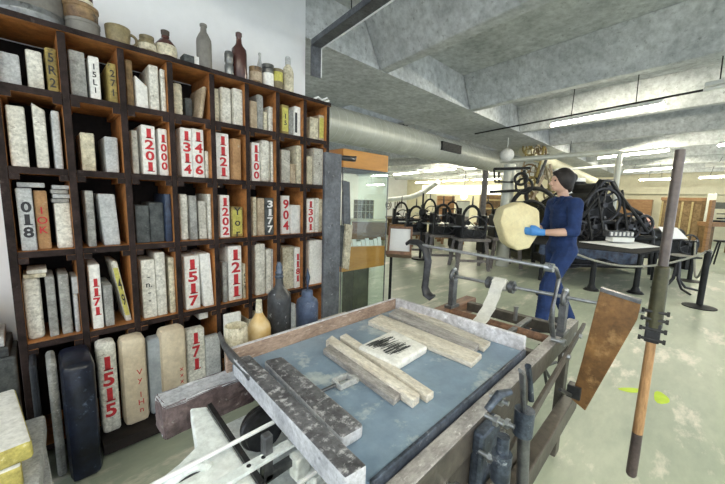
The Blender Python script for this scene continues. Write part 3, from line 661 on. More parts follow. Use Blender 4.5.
# ------------------------------------------------------------------ the press
press = thing('lithographic_press', 'big hand-levered lithographic press with blue-grey bed in the foreground', 'press', (1.0,.8,0))
ZB0 = .80
build('bed', MB().box(.50,1.488,.452,1.185,.772,ZB0), 'zinc', press, bevel=.003)
build('bed_lip', MB().box(.50,1.49,.440,.4515,.765,.812), 'bluesteel', press, bevel=.003)
rb = build('rear_board', MB().box(.48,1.50,1.186,1.208,.765,.862), ['paintwood','brownwood'], press, bevel=.004)
rb.data.materials.clear(); rb.data.materials.append(M['paintwood']); rb.data.materials.append(M['boardbrown'])
for p in rb.data.polygons: p.material_index = 0 if p.normal.z > .6 else 1
build('end_board', MB().box(1.490,1.512,.45,1.185,.765,.866), 'paintwood', press, bevel=.005)
# front bar
def q4(pts, z): return [on(x,y,2,z) for x,y in pts]
t4 = q4([(233,358),(250,354.5),(367,465),(345,478)], .868)
d4 = [v-Vector((0,0,.066)) for v in t4]
fb = build('front_bar', MB().hexa(d4, t4), ['slate','slateedge'], press, bevel=.005)
for p in fb.data.polygons: p.material_index = 0 if p.normal.z > .7 else 1
# side rails
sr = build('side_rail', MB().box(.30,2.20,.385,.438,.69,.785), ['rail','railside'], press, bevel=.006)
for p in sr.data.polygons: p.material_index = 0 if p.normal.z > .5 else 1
build('side_panel', MB().box(.30,1.42,.393,.43,.28,.688), 'railside', press, bevel=.004)
m = MB().box(.57,2.22,1.02,1.10,.66,.765); lr = build('side_rail', m, ['brownwood','brownwood'], press, bevel=.008)
for p in lr.data.polygons: p.material_index = 0 if p.normal.z > .5 else 1
pl = build('stained_beam', MB().box(.245,.56,1.115,1.215,.655,.772), ['slateedge','plum'], press, bevel=.010, subdiv=4, jitter=.003)
for p in pl.data.polygons: p.material_index = 0 if p.normal.z > .6 else 1
build('ink_shelf', MB().box(.60,1.30,1.215,1.42,.74,.765), 'wornwood', press, bevel=.004)
for i,(x,y) in enumerate([(.42,.41),(2.06,.41),(.95,1.06),(2.06,1.06)]):
    build('leg', MB().box(x-.04,x+.04,y-.02,y+.022,0,.69 if y < .9 else .66), 'railside', press, bevel=.006)
build('lower_beam', MB().box(.30,2.10,.33,.388,.30,.40), 'railside', press, bevel=.006)
build('lower_beam', MB().box(.30,2.10,1.06,1.115,.30,.40), 'railside', press, bevel=.006)
for x,z,w in ((2.10,.70,.05),(1.62,.70,.04)):
    build('cross_beam', MB().box(x-w/2,x+w/2,.44,1.02,z,z+.06), 'railside', press, bevel=.004)
build('cross_rod', MB().cyl((1.86,.44,.745),(1.86,1.02,.745),.022,n=16), 'brownwood', press, smooth=True)
build('guide_bar', MB().box(1.52,2.08,.60,.63,.745,.765), 'dullsteel', press, bevel=.003)
build('upright_pin', MB().cyl((1.97,.66,.76),(1.97,.66,.84),.011,n=12).cyl((1.97,.66,.84),(1.97,.66,.846),.015,n=12), 'steel', press, smooth=True)
for x in (1.56,1.60): build('wing_nut', MB().ball((x,.80,.79),.016,n=10), 'iron', press, smooth=True)
build('drip_tray', MB().box(.46,.86,.58,1.27,.49,.50).box(.455,.465,.58,1.27,.49,.515), 'whitemetal', press)
# rods and roller
R2 = (1.887, .974)
build('roller_rod', MB().cyl((1.887,1.04,.972),(1.887,.09,.986),.0095,n=14), 'steel', press, smooth=True)
def yoke(y, rail_z, nm='rod_bracket'):
    b = build(nm, MB().torus((1.887,y,.975),(0,1,0),.034,.013,n=24).box(1.862,1.912,y-.016,y+.016,rail_z+.016,.945).box(1.835,1.94,y-.024,y+.024,rail_z,rail_z+.018), 'dullsteel', press, bevel=0, smooth=True)
    build('bracket_cap', MB().ball((1.887,y,1.015),.016,n=12), 'steel', b, smooth=True)
yoke(.402,.785); yoke(1.03,.765)
rl = build('strap_roller', MB().cyl((1.887,.69,.977),(1.887,.77,.976),.03,n=20), 'strap', press, smooth=True)
for y in (.665,.795): build('roller_flange', MB().cyl((1.887,y-.012,.977),(1.887,y+.012,.977),.036,n=20).cyl((1.887,y-.022,.977),(1.887,y+.022,.977),.02,n=16), 'dullsteel', rl, smooth=True)
path = [(1.915,.99),(1.887,1.012),(1.855,.995),(1.815,.93),(1.76,.87),(1.69,.825),(1.60,.795),(1.52,.785)]
m = MB()
for i in range(len(path)-1):
    (xa,za),(xb,zb_) = path[i],path[i+1]
    m.hexa([(xa,.695,za),(xb,.70,zb_),(xb,.77,zb_),(xa,.765,za)],[(xa,.695,za+.005),(xb,.70,zb_+.005),(xb,.77,zb_+.005),(xa,.765,za+.005)])
build('canvas_strap', m, 'strap', press)
ah = build('handle_rod', MB().cyl((1.561,.40,1.178),(1.561,1.15,1.197),.0085,n=14), 'steel', press, smooth=True)
build('rod_collar', MB().cyl((1.561,.385,1.177),(1.561,.42,1.178),.019,n=16), 'steel', ah, smooth=True)
P_ = [on(x,y,1,.395) for x,y in ((550,266),(556,269),(559,278),(556,292),(553,306),(551.5,322),(553,336),(559,350))]
P_ = [Vector((p.x,.395,p.z)) for p in P_]
arm = build('curved_arm', MB().tube(P_, [.012,.013,.012,.009,.010,.014,.013,.008], flat=.7, n=12), 'dullsteel', press, smooth=True)
e = on(561,338,1,.37); build('pivot_bolt', MB().cyl((e.x-.05,.40,e.z),(e.x-.05,.34,e.z),.011,n=12).cyl((e.x-.05,.352,e.z),(e.x-.05,.34,e.z),.018,n=6), 'steel', arm, smooth=True)
P_ = [(1.176,1.190),(1.15,1.208),(1.09,1.208),(1.04,1.175),(1.018,1.11),(1.025,1.01),(1.03,.955),(1.015,.92),(.985,.905),(.962,.92)]
build('curved_arm', MB().tube([(1.561,y,z) for y,z in P_], [.014,.016,.020,.024,.023,.020,.022,.028,.027,.010], n=12, flat=.6), 'iron', press, smooth=True)
# hanging board and pole lever
PW = [(600,290),(641,303),(637,320),(625,341),(585,411),(571,399),(582,360)]
PW = [on(x,y,0,1.845) for x,y in PW]
wd = build('pressure_board', MB().prism(PW, (.026,0,0)), 'wedge', press, bevel=.004)
e0, e1 = PW[0]+Vector((-.004,0,0)), PW[1]+Vector((-.004,0,0))
build('iron_edge', MB().hexa([e0-Vector((0,0,.006)),e0-Vector((-.034,0,.006)),e1-Vector((-.034,0,.006)),e1-Vector((0,0,.006))],[e0+Vector((0,0,.012)),e0+Vector((.034,0,.012)),e1+Vector((.034,0,.012)),e1+Vector((0,0,.012))]), 'dullsteel', wd, bevel=.002)
cr_ = on(574,392,0,1.845); build('corner_clasp', MB().box(1.83,1.885,cr_.y-.03,cr_.y+.03,cr_.z-.03,cr_.z+.035), 'iron', wd, bevel=.004)
LX, LY = 1.887, .055
pole = build('lever_socket', MB().cyl((LX,LY,.93),(LX,LY,1.19),.029,.026,n=20).ball((LX,LY,1.19),.026,(1,1,.6)), 'olive', press, smooth=True)
build('lever_tube', MB().cyl((LX,LY,1.19),(LX,LY,1.685),.0175,n=18), 'polegrey', pole, smooth=True)
build('wooden_shaft', MB().cyl((LX,LY,.42),(LX,LY,.90),.020,.0175,n=14), 'polewood', pole, smooth=True)
build('dark_grip', MB().cyl((LX,LY,.215),(LX,LY,.42),.021,.020,n=14).ball((LX,LY,.215),.021), 'darkgrip', pole, smooth=True)
m = MB().box(LX-.024,LX+.024,LY-.026,LY+.026,.86,.95); cl = build('lever_clamp', m, 'iron', pole, bevel=.006)
for z in (.875,.92,.965,1.0):
    m = MB().cyl((LX-.02,LY-.040,z),(LX-.02,LY+.040,z),.007,n=8).cyl((LX-.02,LY-.046,z),(LX-.02,LY-.036,z),.012,n=6).cyl((LX-.02,LY+.036,z),(LX-.02,LY+.046,z),.012,n=6)
    build('clamp_bolt', m, 'iron', pole, smooth=True)
# outer lever and bearing castings on the near side
a = on(586,324,1,.33); b = on(527,428,1,.33); c_ = b+(b-a)*.35
dv = (a-c_).normalized(); nn = Vector((-dv.z,0,dv.x))*.018
lv = build('foot_lever', MB().prism([c_-nn*1.6, a-nn*.9-dv*.03, a+dv*.01, a+nn*.7-dv*.02, c_+nn*1.6], (0,.014,0)), 'railside', press, bevel=.003)
for s_,k in ((.12,.013),(.30,.012)):
    e = a+(c_-a)*s_; build('lever_bolt', MB().cyl((e.x,.318,e.z),(e.x,.35,e.z),k,n=8), 'steel', lv, smooth=True)
e = on(563,395,1,.32); build('link_rod', MB().cyl((e.x,.335,e.z+.02),(PW[5].x,PW[5].y,PW[5].z+.02),.008,n=10), 'iron', press, smooth=True)
# cast bracket
bm_ = MB(); bx0 = on(476,484,1,.36); 
br = build('bearing_plate', MB().box(.885,1.02,.352,.392,.50,.77), 'bluesteel', press, bevel=.012)
for (px,py,r_,l) in [(500,400,.012,.05),(495,420,.012,.05),(506,423,.012,.05),(489,457,.011,.05),(497,476,.014,.06)]:
    e = on(px,py,1,.33); m = MB().cyl((e.x,.33-l/2,e.z),(e.x,.36,e.z),r_*.6,n=12).cyl((e.x,.345-l/2,e.z),(e.x,.345-l/2+.012,e.z),r_*1.35,n=6)
    build('bearing_bolt', m, 'steel', br, smooth=True)
e = on(500,436,1,.31); build('shaft_stub', MB().cyl((e.x,.30,e.z-.10),(e.x,.30,e.z+.005),.017,n=18).cyl((e.x,.30,e.z-.13),(e.x,.30,e.z-.045),.027,n=18), 'bluesteel', br, smooth=True)
e1, e2 = on(487,410,1,.34), on(510,392,1,.31); build('swing_arm', MB().tube([e1,(e1+e2)/2+Vector((0,0,.02)),e2],[.010,.013,.010],n=10), 'bluesteel', br, smooth=True)
H0, H1, H2 = on(522,372,1,.30), on(524,418,1,.30), on(522,500,1,.30)
hd = build('crank_post', MB().cyl(H1+Vector((0,0,.01)),H2,.019,n=16), 'dullsteel', press, smooth=True)
build('crank_sleeve', MB().cyl(H1+Vector((0,0,.03)),H1-Vector((0,0,.055)),.030,n=20), 'bluesteel', hd, smooth=True)
build('crank_handle', MB().tube([H1,H1+(H0-H1)*.5,H0,H0+Vector((-.02,.0,.012))],[.013,.012,.014,.008],n=8,flat=.6), 'dullsteel', hd, smooth=True)
H3, H4 = on(528,366,1,.35), on(531,400,1,.35); build('handle_prong', MB().tube([H3,(H3+H4)/2+Vector((.01,0,0)),H4],[.012,.009,.012],n=8), 'bluesteel', hd, smooth=True)
for px,py,r_ in [(452,466,.014),(480,429,.012),(502,391,.012)]:
    e = on(px,py,1,.385)
    if e.z > .685: e.z = .66
    build('panel_bolt', MB().cyl((e.x,.395,e.z),(e.x,.352,e.z),r_*.6,n=10).cyl((e.x,.378,e.z),(e.x,.366,e.z),r_*1.4,n=6), 'steel', press, smooth=False)
for (p0,p1) in [((535,352),(550,378)),((540,345),(548,392)),((530,372),(556,362))]:
    a_, b_ = on(*p0,1,.56), on(*p1,1,.56); build('linkage_rod', MB().cyl(a_,b_,.010,n=10), 'iron', press, smooth=True)
# near-left white fittings
Wp = [on(x,y,2,.752) for x,y in [(190,408),(207,406),(257,482),(285,525),(130,525),(150,486),(178,464),(196,446)]]
wf = build('white_arm_plate', MB().prism([v-Vector((0,0,.05)) for v in Wp], (0,0,.05)), 'whitemetal', press, bevel=.006)
a, b = on(209.5,407,2,.756), on(262,487,2,.756); s = Vector((.007,.002,0))
build('black_slot_strip', MB().hexa([a-s,a+s,b+s,b-s],[v+Vector((0,0,.012)) for v in (a-s,a+s,b+s,b-s)]), 'black', wf)
build('white_rod', MB().cyl((.05,.80,.785),(.455,.797,.79),.006,n=10), 'paper', press, smooth=True)
m = MB().box(.22,.60,.695,.725,.768,.778); hb = build('drilled_flat_bar', m, 'whitemetal', press, bevel=.002)
for x in (.335,.375): build('drilled_hole', MB().cyl((x,.71,.775),(x,.71,.7787),.006,n=10), 'black', hb)
e = on(267,455,2,.77); build('upright_block', MB().box(e.x-.012,e.x+.012,e.y-.012,e.y+.012,.70,.83).box(e.x-.012,e.x+.10,e.y-.012,e.y+.012,.70,.72), 'lgreymetal' if 0 else 'dullsteel', press, bevel=.003)
build('drive_wheel', MB().cyl((.54,1.06,.60),(.54,1.00,.60),.072,n=28).torus((.54,1.03,.60),(0,1,0),.072,.012), 'iron', press, smooth=True)
e = on(188,486,2,.72); build('belt_pulley', MB().torus((e.x,e.y,.72),(0,1,.15),.055,.014,n=32).cyl((e.x,e.y-.02,.72),(e.x,e.y+.02,.72),.03,n=18), 'whitemetal', press, smooth=True)
build('pulley_core', MB().cyl((e.x,e.y-.012,.72),(e.x,e.y+.012,.72),.052,n=24), 'iron', press, smooth=True)
for px,py,w,h in [(300,462,.05,.03),(318,478,.05,.02)]:
    e = on(px,py,2,.70); build('white_fitting', MB().box(e.x-w/2,e.x+w/2,e.y-.02,e.y+.02,.66,.70+h), 'whitemetal', press, bevel=.006)
a, b = on(298,484,2,.74), on(330,462,2,.74); build('white_rod', MB().cyl(a,b,.006,n=8), 'paper', press, smooth=True)

gp = [on(x,y,2,.86) for x,y in ((219,333),(224,345),(233,357),(244,368),(250,378))]
build('curved_guard', MB().tube(gp,[.008,.012,.016,.014,.010],n=10,flat=.5), 'dullsteel', press, smooth=True)
# loose pieces on the bed
def onbed(name, pts, zt, mt, label, cat, grp=None, bev=.004, side=None, z0=ZB0+.0008, jit=.001, sub=0):
    top = q4(pts, zt); bot = [Vector((v.x,v.y,z0)) for v in top]
    c = sum(top, Vector())/4; c.z = z0
    o = build(name, MB().hexa(bot, top), [mt, side or mt], base=c, bevel=bev, seg=3, smooth=True, jitter=jit, subdiv=sub)
    if side:
        for p in o.data.polygons: p.material_index = 0 if p.normal.z > .6 else 1
    return tag(o, label, cat, grp)
GB = 'bars and battens on the press bed'
onbed('slate_bar', [(264,360),(282,355.5),(364,424),(342,437)], .842, 'slate', 'heavy round-ended dark slate bar on the bed beside the front bar', 'bar', None, .010, side='slateedge')
onbed('wood_batten', [(323,349),(331,343),(404,391),(394,400)], .824, 'greybatten', 'grey-brown batten beside the iron buckle on the press bed', 'batten', GB)
onbed('wood_batten', [(326,340),(332,335),(420,394),(413,400)], .832, 'batten', 'middle batten of the three between the buckle and the square stone', 'batten', GB)
onbed('wood_batten', [(340,336),(346,333),(434,391),(427,396)], .828, 'batten', 'pale batten touching the square stone, reaching farthest forward', 'batten', GB)
onbed('wood_batten', [(368,321),(381,314),(482,354),(472,363)], .824, 'batten', 'long cream batten right behind the square white stone', 'batten', GB)
onbed('wood_batten', [(389,313.5),(397,308),(480,344),(473,351)], .826, 'greybatten', 'dark grey batten between two cream battens at back of bed', 'batten', GB)
onbed('wood_batten', [(399,307.5),(405,305),(491,341.5),(484,348)], .822, 'batten', 'cream batten nearest the whitewashed end board', 'batten', GB)
sq = onbed('litho_stone', [(357.5,346),(393,329),(428,345.5),(396,364)], .838, 'chalk', 'square white stone with brushed black drawing on the press bed', 'stone', None, .012)
def bil(a,b,c,d,u,v): return (a*(1-u)+b*u)*(1-v)+(d*(1-u)+c*u)*v
Q = q4([(364,345.5),(393,333.5),(420,346),(395,358)], .8388)
random.seed(3); m = MB()
for i in range(70):
    v0 = random.uniform(0,.9); u0 = random.uniform(0,.45); L1 = random.uniform(.25,.55); w = random.uniform(.012,.04)
    cs = [bil(*Q,u0,v0), bil(*Q,min(1,u0+L1*.5),v0+random.uniform(-.03,.03)-w*.3), bil(*Q,min(1,u0+L1),v0+random.uniform(-.03,.03)), bil(*Q,min(1,u0+L1*.9),v0+w), bil(*Q,u0+.02,v0+w)]
    m.prism(cs, (0,0,.0004))
build('ink_drawing', m, 'dark', sq)
# iron buckle and its rod
t = thing('clamp_buckle', 'small iron screw clamp with square frame on the blue bed', 'clamp', on(345,380,2,.81))
c0 = on(344,379,2,.822); u = (on(353,374,2,.822)-on(337,381,2,.822)).normalized(); v = Vector((-u.y,u.x,0))
m = MB()
def bar(m, a, b, w, h): 
    d = (b-a).normalized(); s = Vector((-d.y,d.x,0))*w
    return m.hexa([a-s,a+s,b+s,b-s],[x+Vector((0,0,h)) for x in (a-s,a+s,b+s,b-s)])
for a,b in ((c0-u*.035-v*.022,c0+u*.035-v*.022),(c0-u*.035+v*.022,c0+u*.035+v*.022),(c0-u*.032-v*.022,c0-u*.032+v*.022),(c0+u*.032-v*.022,c0+u*.032+v*.022)): bar(m,a-Vector((0,0,.018)),b-Vector((0,0,.018)),.0045,.020)
build('frame', m, 'lgrey', t, bevel=.001)
build('screw', MB().cyl(c0-u*.11-Vector((0,0,.008)),c0-u*.02-Vector((0,0,.008)),.006,n=10), 'dullsteel', t, smooth=True)
build('foot', MB().prism([c0+u*.035-v*.03-Vector((0,0,.02)),c0+u*.09-Vector((0,0,.02)),c0+u*.035+v*.03-Vector((0,0,.02))],(0,0,.010)), 'lgrey', t, bevel=.002)

# bottles and pot behind the rear board
def free(name, label, cat, x, y, z, r, h, prof, mt, grp='bottles behind the press bed'):
    t = thing(name, label, cat, (x,y,z), grp)
    build('body', MB().lathe([(a*r, b*h) for a, b in prof], (x,y,z)), mt, t, smooth=True); return t
M['dirtyblack'] = mat('dusty_black_glass', (.045,.048,.052), (.022,.022,.025), 10, .35, spot=(.42,.43,.44), spotscale=22, spotat=.60)
M['bluepot'] = mat('blue_ink_bottle', (.10,.135,.22), (.055,.075,.13), 8, .4, spot=(.32,.35,.42), spotscale=14, spotat=.62)
ZS = .766
def bottle_at(px, ytop, wpx, y, **k):
    x = bx(px, y, ZS); dpt = depth_of(Vector((x,y,.9))); return x, y, ZS, wpx/2*dpt/F, X(px,ytop,y).z-ZS
x,y,z,r,h = bottle_at(279.5,262,23,1.335); 
t = free('bottle','tall dusty black bottle with stopper behind the rear board','bottle',x,y,z,r,h,[(.9,0),(1,.03),(1,.52),(.93,.60),(.45,.68),(.34,.72),(.32,.80)],'dirtyblack')
build('stopper', MB().lathe([(r*.36,h*.80),(r*.40,h*.82),(r*.30,h*.84),(r*.36,h*.87),(r*.26,h*.90),(r*.30,h*.93),(r*.16,h)],(x,y,z),n=16), 'bluesteel', t, smooth=True)
x,y,z,r,h = bottle_at(307,290,22,1.335)
t = free('bottle','short blue ink bottle with brush sticking out','bottle',x,y,z,r,h,[(.9,0),(1,.04),(1,.66),(.92,.76),(.52,.84),(.5,.98),(.4,1)],'bluepot')
tp = X(307.5,268,y); m = MB().tube([(x,y,z+h*.8),(x+.002,y,z+h+.02),(tp.x+.004,y,tp.z-.05),(tp.x,y,tp.z)],[.008,.010,.022,.003],n=10,flat=.5)
tag(build('brush', m, 'blue', base=(x,y,z+h), smooth=True), 'dark blue pointed brush standing in the blue ink bottle', 'brush')
x,y,z,r,h = bottle_at(259.5,300,23,1.325)
t = free('bottle','amber and cream glazed bottle between the pot and black bottle','bottle',x,y,z,r,h,[(.85,0),(1,.06),(1,.38),(.9,.50),(.45,.66),(.26,.76),(.2,1.0)],'amber')
build('pale_neck', MB().lathe([(r*.30,h*.74),(r*.24,h*1.01),(r*.1,h*1.02)],(x,y,z),n=16), 'cream', t, smooth=True)
x,y,z,r,h = bottle_at(236.5,325,22,1.30); 
t = free('pot','cream paper-wrapped pot with open top by the front bar','pot',x,y,z,r,h,[(.95,0),(1,.04),(1,.97),(.97,1),(.86,.99),(.84,.8)],'cream')

# tall riveted post and boards beside the display case
t = thing('press_upright', 'tall slate-grey riveted post standing right of the rack', 'post', (1.54,1.86,0))
a = X(325.5,155,1.84); b = X(342,155,1.84)
build('post_plate', MB().box(a.x,b.x,1.84,1.87,0,1.765), 'postgrey', t, bevel=.004)
build('side_plate', MB().box(b.x-.012,b.x,1.871,2.02,0,1.70), 'postgrey', t, bevel=.003)
m = MB()
for zz in (.55,.9,1.25,1.6): 
    build('rivet', MB().ball((a.x+.05+(.02 if zz > 1 else 0),1.838,zz),.011,(1,.5,1),n=10), 'dullsteel', t, smooth=True)
e0, e1 = X(343,156,1.86), X(356,155,1.86)
build('hook_arm', MB().tube([(b.x-.02,1.86,1.74),(e0.x,1.87,1.745),(e1.x,1.88,1.75),(e1.x+.02,1.88,1.77)],[.016,.02,.022,.008],n=10), 'iron', t, smooth=True)
upright = t
def board(p0,p1,p2,p3,y,th,mt,label):
    pts = [X(*p,y+dy) for p,dy in zip((p0,p1,p2,p3),(.0,.0,.05,.05))]
    o = build('side_board', MB().prism(pts,(0,th,0)), mt, upright, bevel=.004); o['label'] = label; return o
tag(build('clay_lump', MB().ball((1.70,1.93,.42),.05,(1,.8,1.2),n=14), 'lgrey', base=(1.70,1.93,.36), smooth=True, jitter=.004), 'lumpy grey clamp at the foot of the post beside the case', 'clamp')

# display case
cs = thing('display_case', 'tall glass display case with orange plywood header and tray', 'display case', (2.45,2.6,0))
XA, XB, YA, YC = 2.13, 2.79, 2.40, 2.86
m = MB().box(XA,XB,YA,YC,1.745,1.92); build('header', m, 'orange', cs, bevel=.004)
m = MB().hexa([(XA+.01,YA+.004,.71),(XB,YA+.004,.70),(XB,YC,.71),(XA+.01,YC,.71)],[(XA+.01,YA+.004,.965),(XB,YA+.004,.925),(XB,YC,.925),(XA+.01,YC,.965)]); build('tray', m, 'orange', cs, bevel=.004)
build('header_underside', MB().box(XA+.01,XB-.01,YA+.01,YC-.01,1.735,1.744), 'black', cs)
a, b = X(353,300,2.44), X(368,300,2.44)
build('base_post', MB().box(a.x,b.x,2.44,2.62,0,.708), 'olive', cs, bevel=.004)
build('glass_pane', MB().box(XA,XB-.004,YA-.006,YA-.001,.02,1.745), 'glass', cs)
build('glass_pane', MB().box(XB+.0005,XB+.0055,YA,YC,.02,1.745), 'glass', cs)
build('corner_strip', MB().box(XB-.004,XB+.006,YA-.007,YA+.001,.02,1.744), 'dullsteel', cs)
build('corner_strip', MB().box(XA-.008,XA,YA-.007,YA+.001,.02,1.744), 'dullsteel', cs)
random.seed(11)
n_ = 9
for k in range(n_):
    x0 = XA+.06+k*.065; 
    tag(build('printed_card', MB().hexa([(x0,YA+.03,.967-.04*(x0-XA)/.66),(x0+.055,YA+.03,.967-.04*(x0+.055-XA)/.66),(x0+.055,YA+.036,.967-.04*(x0+.055-XA)/.66),(x0,YA+.036,.967-.04*(x0-XA)/.66)],
        [(x0,YA+.05,1.0+.012*(k%3)),(x0+.055,YA+.05,1.0+.012*(k%3)),(x0+.055,YA+.056,1.0+.012*(k%3)),(x0,YA+.056,1.0+.012*(k%3))]), 'paper', base=(x0,YA+.03,.965)), 'small white printed card in the row behind the case glass', 'card', 'cards in the display case')
board((343,180),(350,182),(351,236),(344,234),2.22,.02,'postgrey','slate-grey board leaning upright left of the display case glass')
board((340,225),(346,226),(345,268),(337,266),2.10,.03,'dark','dark board leaning below the slate board by the post')
board((346,224),(353,225),(349,270),(343,268),2.08,.03,'cream','pale worn board leaning against the orange case tray')

# sign stand
e = on(391,262,0,3.15)
t = thing('sign_stand', 'black pole stand with framed white notice behind the press', 'sign', (e.x,e.y,0))
build('pole', MB().cyl((e.x,e.y,.012),(e.x,e.y,.93),.018,n=14), 'black', t, smooth=True)
build('foot', MB().cyl((e.x,e.y,0),(e.x,e.y,.014),.16,n=28), 'black', t, smooth=True)
fp = [on(x,y,0,3.15) for x,y in ((386,256),(405,262),(412,221),(389,219))]
fr = wdir((0,0,1)); 
c = (fp[0]+fp[1]+fp[2]+fp[3])/4; uu = Vector((.55,-.83,0)).normalized(); vv = Vector((.28,.19,.94)).normalized(); nn = uu.cross(vv)
c = on(400,240,0,3.12)
def panel(m, c, w, h, t0, t1):
    P = lambda a,b,t_: c+uu*a+vv*b+nn*t_
    return m.hexa([P(-w,-h,t0),P(w,-h,t0),P(w,h,t0),P(-w,h,t0)],[P(-w,-h,t1),P(w,-h,t1),P(w,h,t1),P(-w,h,t1)])
m = MB()
panel(m,c-vv*.155,.145,.012,-.02,.03); panel(m,c+vv*.155,.145,.012,-.02,.02); panel(m,c-uu*.135,.01,.155,-.02,.02); panel(m,c+uu*.135,.01,.155,-.02,.02); panel(m,c,.14,.15,-.024,-.012)
build('frame', m, 'brownwood', t, bevel=.002)
pp = build('notice', panel(MB(),c,.122,.142,-.011,-.006), 'paper', t)
b0 = c-vv*.17; m = MB(); panel(m,b0-vv*.02+nn*.05,.15,.02,-.10,.12); build('ledge_box', m, 'brownwood', t, bevel=.003)
# tape marks on the floor
for px,py,ln,wd2,ang,lb in ((630,390,.085,.035,-.75,'left yellow-green tape scrap on the floor beside the pole'),(661,398,.105,.045,.05,'right yellow-green tape scrap on the floor')):
    e = on(px,py,2,0); m = MB(); poly = []
    for k in range(14):
        an = 2*PI*k/14; rr = 1+.12*math.sin(3*an); a = math.cos(an)*ln*rr; b = math.sin(an)*wd2*rr
        poly.append((e.x+a*math.cos(ang)-b*math.sin(ang), e.y+a*math.sin(ang)+b*math.cos(ang), .0005))
    m.prism(poly,(0,0,.0012)); tag(build('floor_tape', m, 'green', base=e), lb, 'tape')
M['mattblack'] = mat('matt_black', (.02,.02,.022), (.012,.012,.013), 6, .85, spec=.15)
# ------------------------------------------------------------------ the person
def skinned(name, J, E, root, parent, mt, base, sub=2, only=False, rotz=0):
    """limbs as dense chains of ellipsoids, fused afterwards into one skin"""
    m = MB()
    def r3(r):
        if not isinstance(r, tuple): return Vector((r,r,r))
        return Vector(r) if len(r) == 3 else Vector((r[0],r[1],(r[0]+r[1])/2))
    for a, b in E:
        pa, pb, ra, rb = Vector(J[a][0]), Vector(J[b][0]), r3(J[a][1]), r3(J[b][1])
        n = max(3, int((pb-pa).length/(min(min(ra),min(rb))*.45)))
        for k in range(n+1):
            s = k/n; r = ra.lerp(rb, s); m.ball(pa.lerp(pb, s), 1.0, tuple(r), n=12)
    me = bpy.data.meshes.new(name); me.from_pydata([tuple(v) for v in m.v], [], m.f); return me
def mesh_obj(name, meshes, mt, parent, o0, voxel=None, xf=None):
    bm = bmesh.new()
    for m in meshes: bm.from_mesh(m)
    me = bpy.data.meshes.new(name); 
    if xf is not None: bmesh.ops.transform(bm, matrix=xf, verts=bm.verts)
    bmesh.ops.remove_doubles(bm, verts=bm.verts, dist=1e-6); bmesh.ops.recalc_face_normals(bm, faces=bm.faces)
    bm.to_mesh(me); bm.free()
    if voxel:
        o = bpy.data.objects.new('tmp', me); COL.objects.link(o)
        r = o.modifiers.new('r','REMESH'); r.mode = 'VOXEL'; r.voxel_size = voxel; r.use_smooth_shade = True
        s = o.modifiers.new('s','SMOOTH'); s.iterations = 3; s.factor = .4
        dg = bpy.context.evaluated_depsgraph_get(); m2 = bpy.data.meshes.new_from_object(o.evaluated_get(dg)); bpy.data.objects.remove(o); me = m2
        me.name = name
    me.materials.clear(); me.materials.append(M[mt])
    for p in me.polygons: p.use_smooth = True; p.material_index = 0
    o = bpy.data.objects.new(name, me); COL.objects.link(o)
    if parent is not None: o.parent = parent
    ORG[o.name] = Vector(o0)
    return o
def mbmesh(mb):
    me = bpy.data.meshes.new('m'); me.from_pydata([tuple(v) for v in mb.v], [], mb.f); return me
# local frame: facing +x, left side +y, feet on z=0
def hand(J, E, wrist, s, dirv, side, pre, curl):
    """palm and five fingers; dirv: pointing direction, side: towards the thumb"""
    d = Vector(dirv).normalized(); t = Vector(side).normalized(); n = d.cross(t).normalized(); w = Vector(J[wrist][0])
    J[pre+'p1'] = (tuple(w+d*.035), (.030,.017,.034)); E.append((wrist, pre+'p1'))
    J[pre+'p2'] = (tuple(w+d*.080), (.026,.015,.040)); E.append((pre+'p1', pre+'p2'))
    for k,(off,ln) in enumerate(((.028,.070),(.010,.080),(-.009,.074),(-.027,.058))):
        a = w+d*.095+t*off; b = a+d*ln*.5+n*curl*.4*ln; c = b+d*ln*.25+n*curl*ln*.6
        J[pre+'f%da'%k] = (tuple(a), .0095); J[pre+'f%db'%k] = (tuple(b), .0088); J[pre+'f%dc'%k] = (tuple(c), .0075)
        E += [(pre+'p2', pre+'f%da'%k), (pre+'f%da'%k, pre+'f%db'%k), (pre+'f%db'%k, pre+'f%dc'%k)]
    a = w+d*.030+t*.032; b = a+d*.035+t*.020+n*curl*.01; c = b+d*.030+n*curl*.02
    J[pre+'t1'] = (tuple(a), .012); J[pre+'t2'] = (tuple(b), .010); J[pre+'t3'] = (tuple(c), .0085)
    E += [(pre+'p1', pre+'t1'), (pre+'t1', pre+'t2'), (pre+'t2', pre+'t3')]
J = {'pel':((0,0,.93),(.105,.135)),'sp1':((-.01,0,1.05),(.095,.125)),'sp2':((0,0,1.20),(.11,.145)),'ch':((.01,0,1.32),(.095,.145,.08)),'nk':((.035,0,1.425),.055),'hb':((.05,0,1.49),.052),
     'hc':((.065,0,1.53),.055)}
E_ = [('pel','sp1'),('sp1','sp2'),('sp2','ch'),('ch','nk'),('nk','hb'),('hb','hc')]
for s, sg in (('l',1),('r',-1)):
    J[s+'sh'] = ((.02,sg*.17,1.355),.055); J[s+'el'] = ((.04,sg*.225,1.09),.042); J[s+'fa'] = ((.20,sg*.20,1.075),.040); J[s+'wr'] = ((.33,sg*.165,1.07),.026)
    E_ += [('ch',s+'sh'),(s+'sh',s+'el'),(s+'el',s+'fa'),(s+'fa',s+'wr')]
    kx, fx = ((.17,.20) if sg > 0 else (-.02,-.24)); fz = .09
    J[s+'hp'] = ((0,sg*.09,.88),.085); J[s+'kn'] = ((kx,sg*.10,.50),.055); J[s+'an'] = ((fx,sg*.10,fz),.035); J[s+'to'] = ((fx+.13,sg*.11,.045 if sg > 0 else .035),.033)
    E_ += [('pel',s+'hp'),(s+'hp',s+'kn'),(s+'kn',s+'an'),(s+'an',s+'to')]
hand(J, E_, 'lwr', 1, (1,-.25,.05), (0,0,1), 'lh', .55)
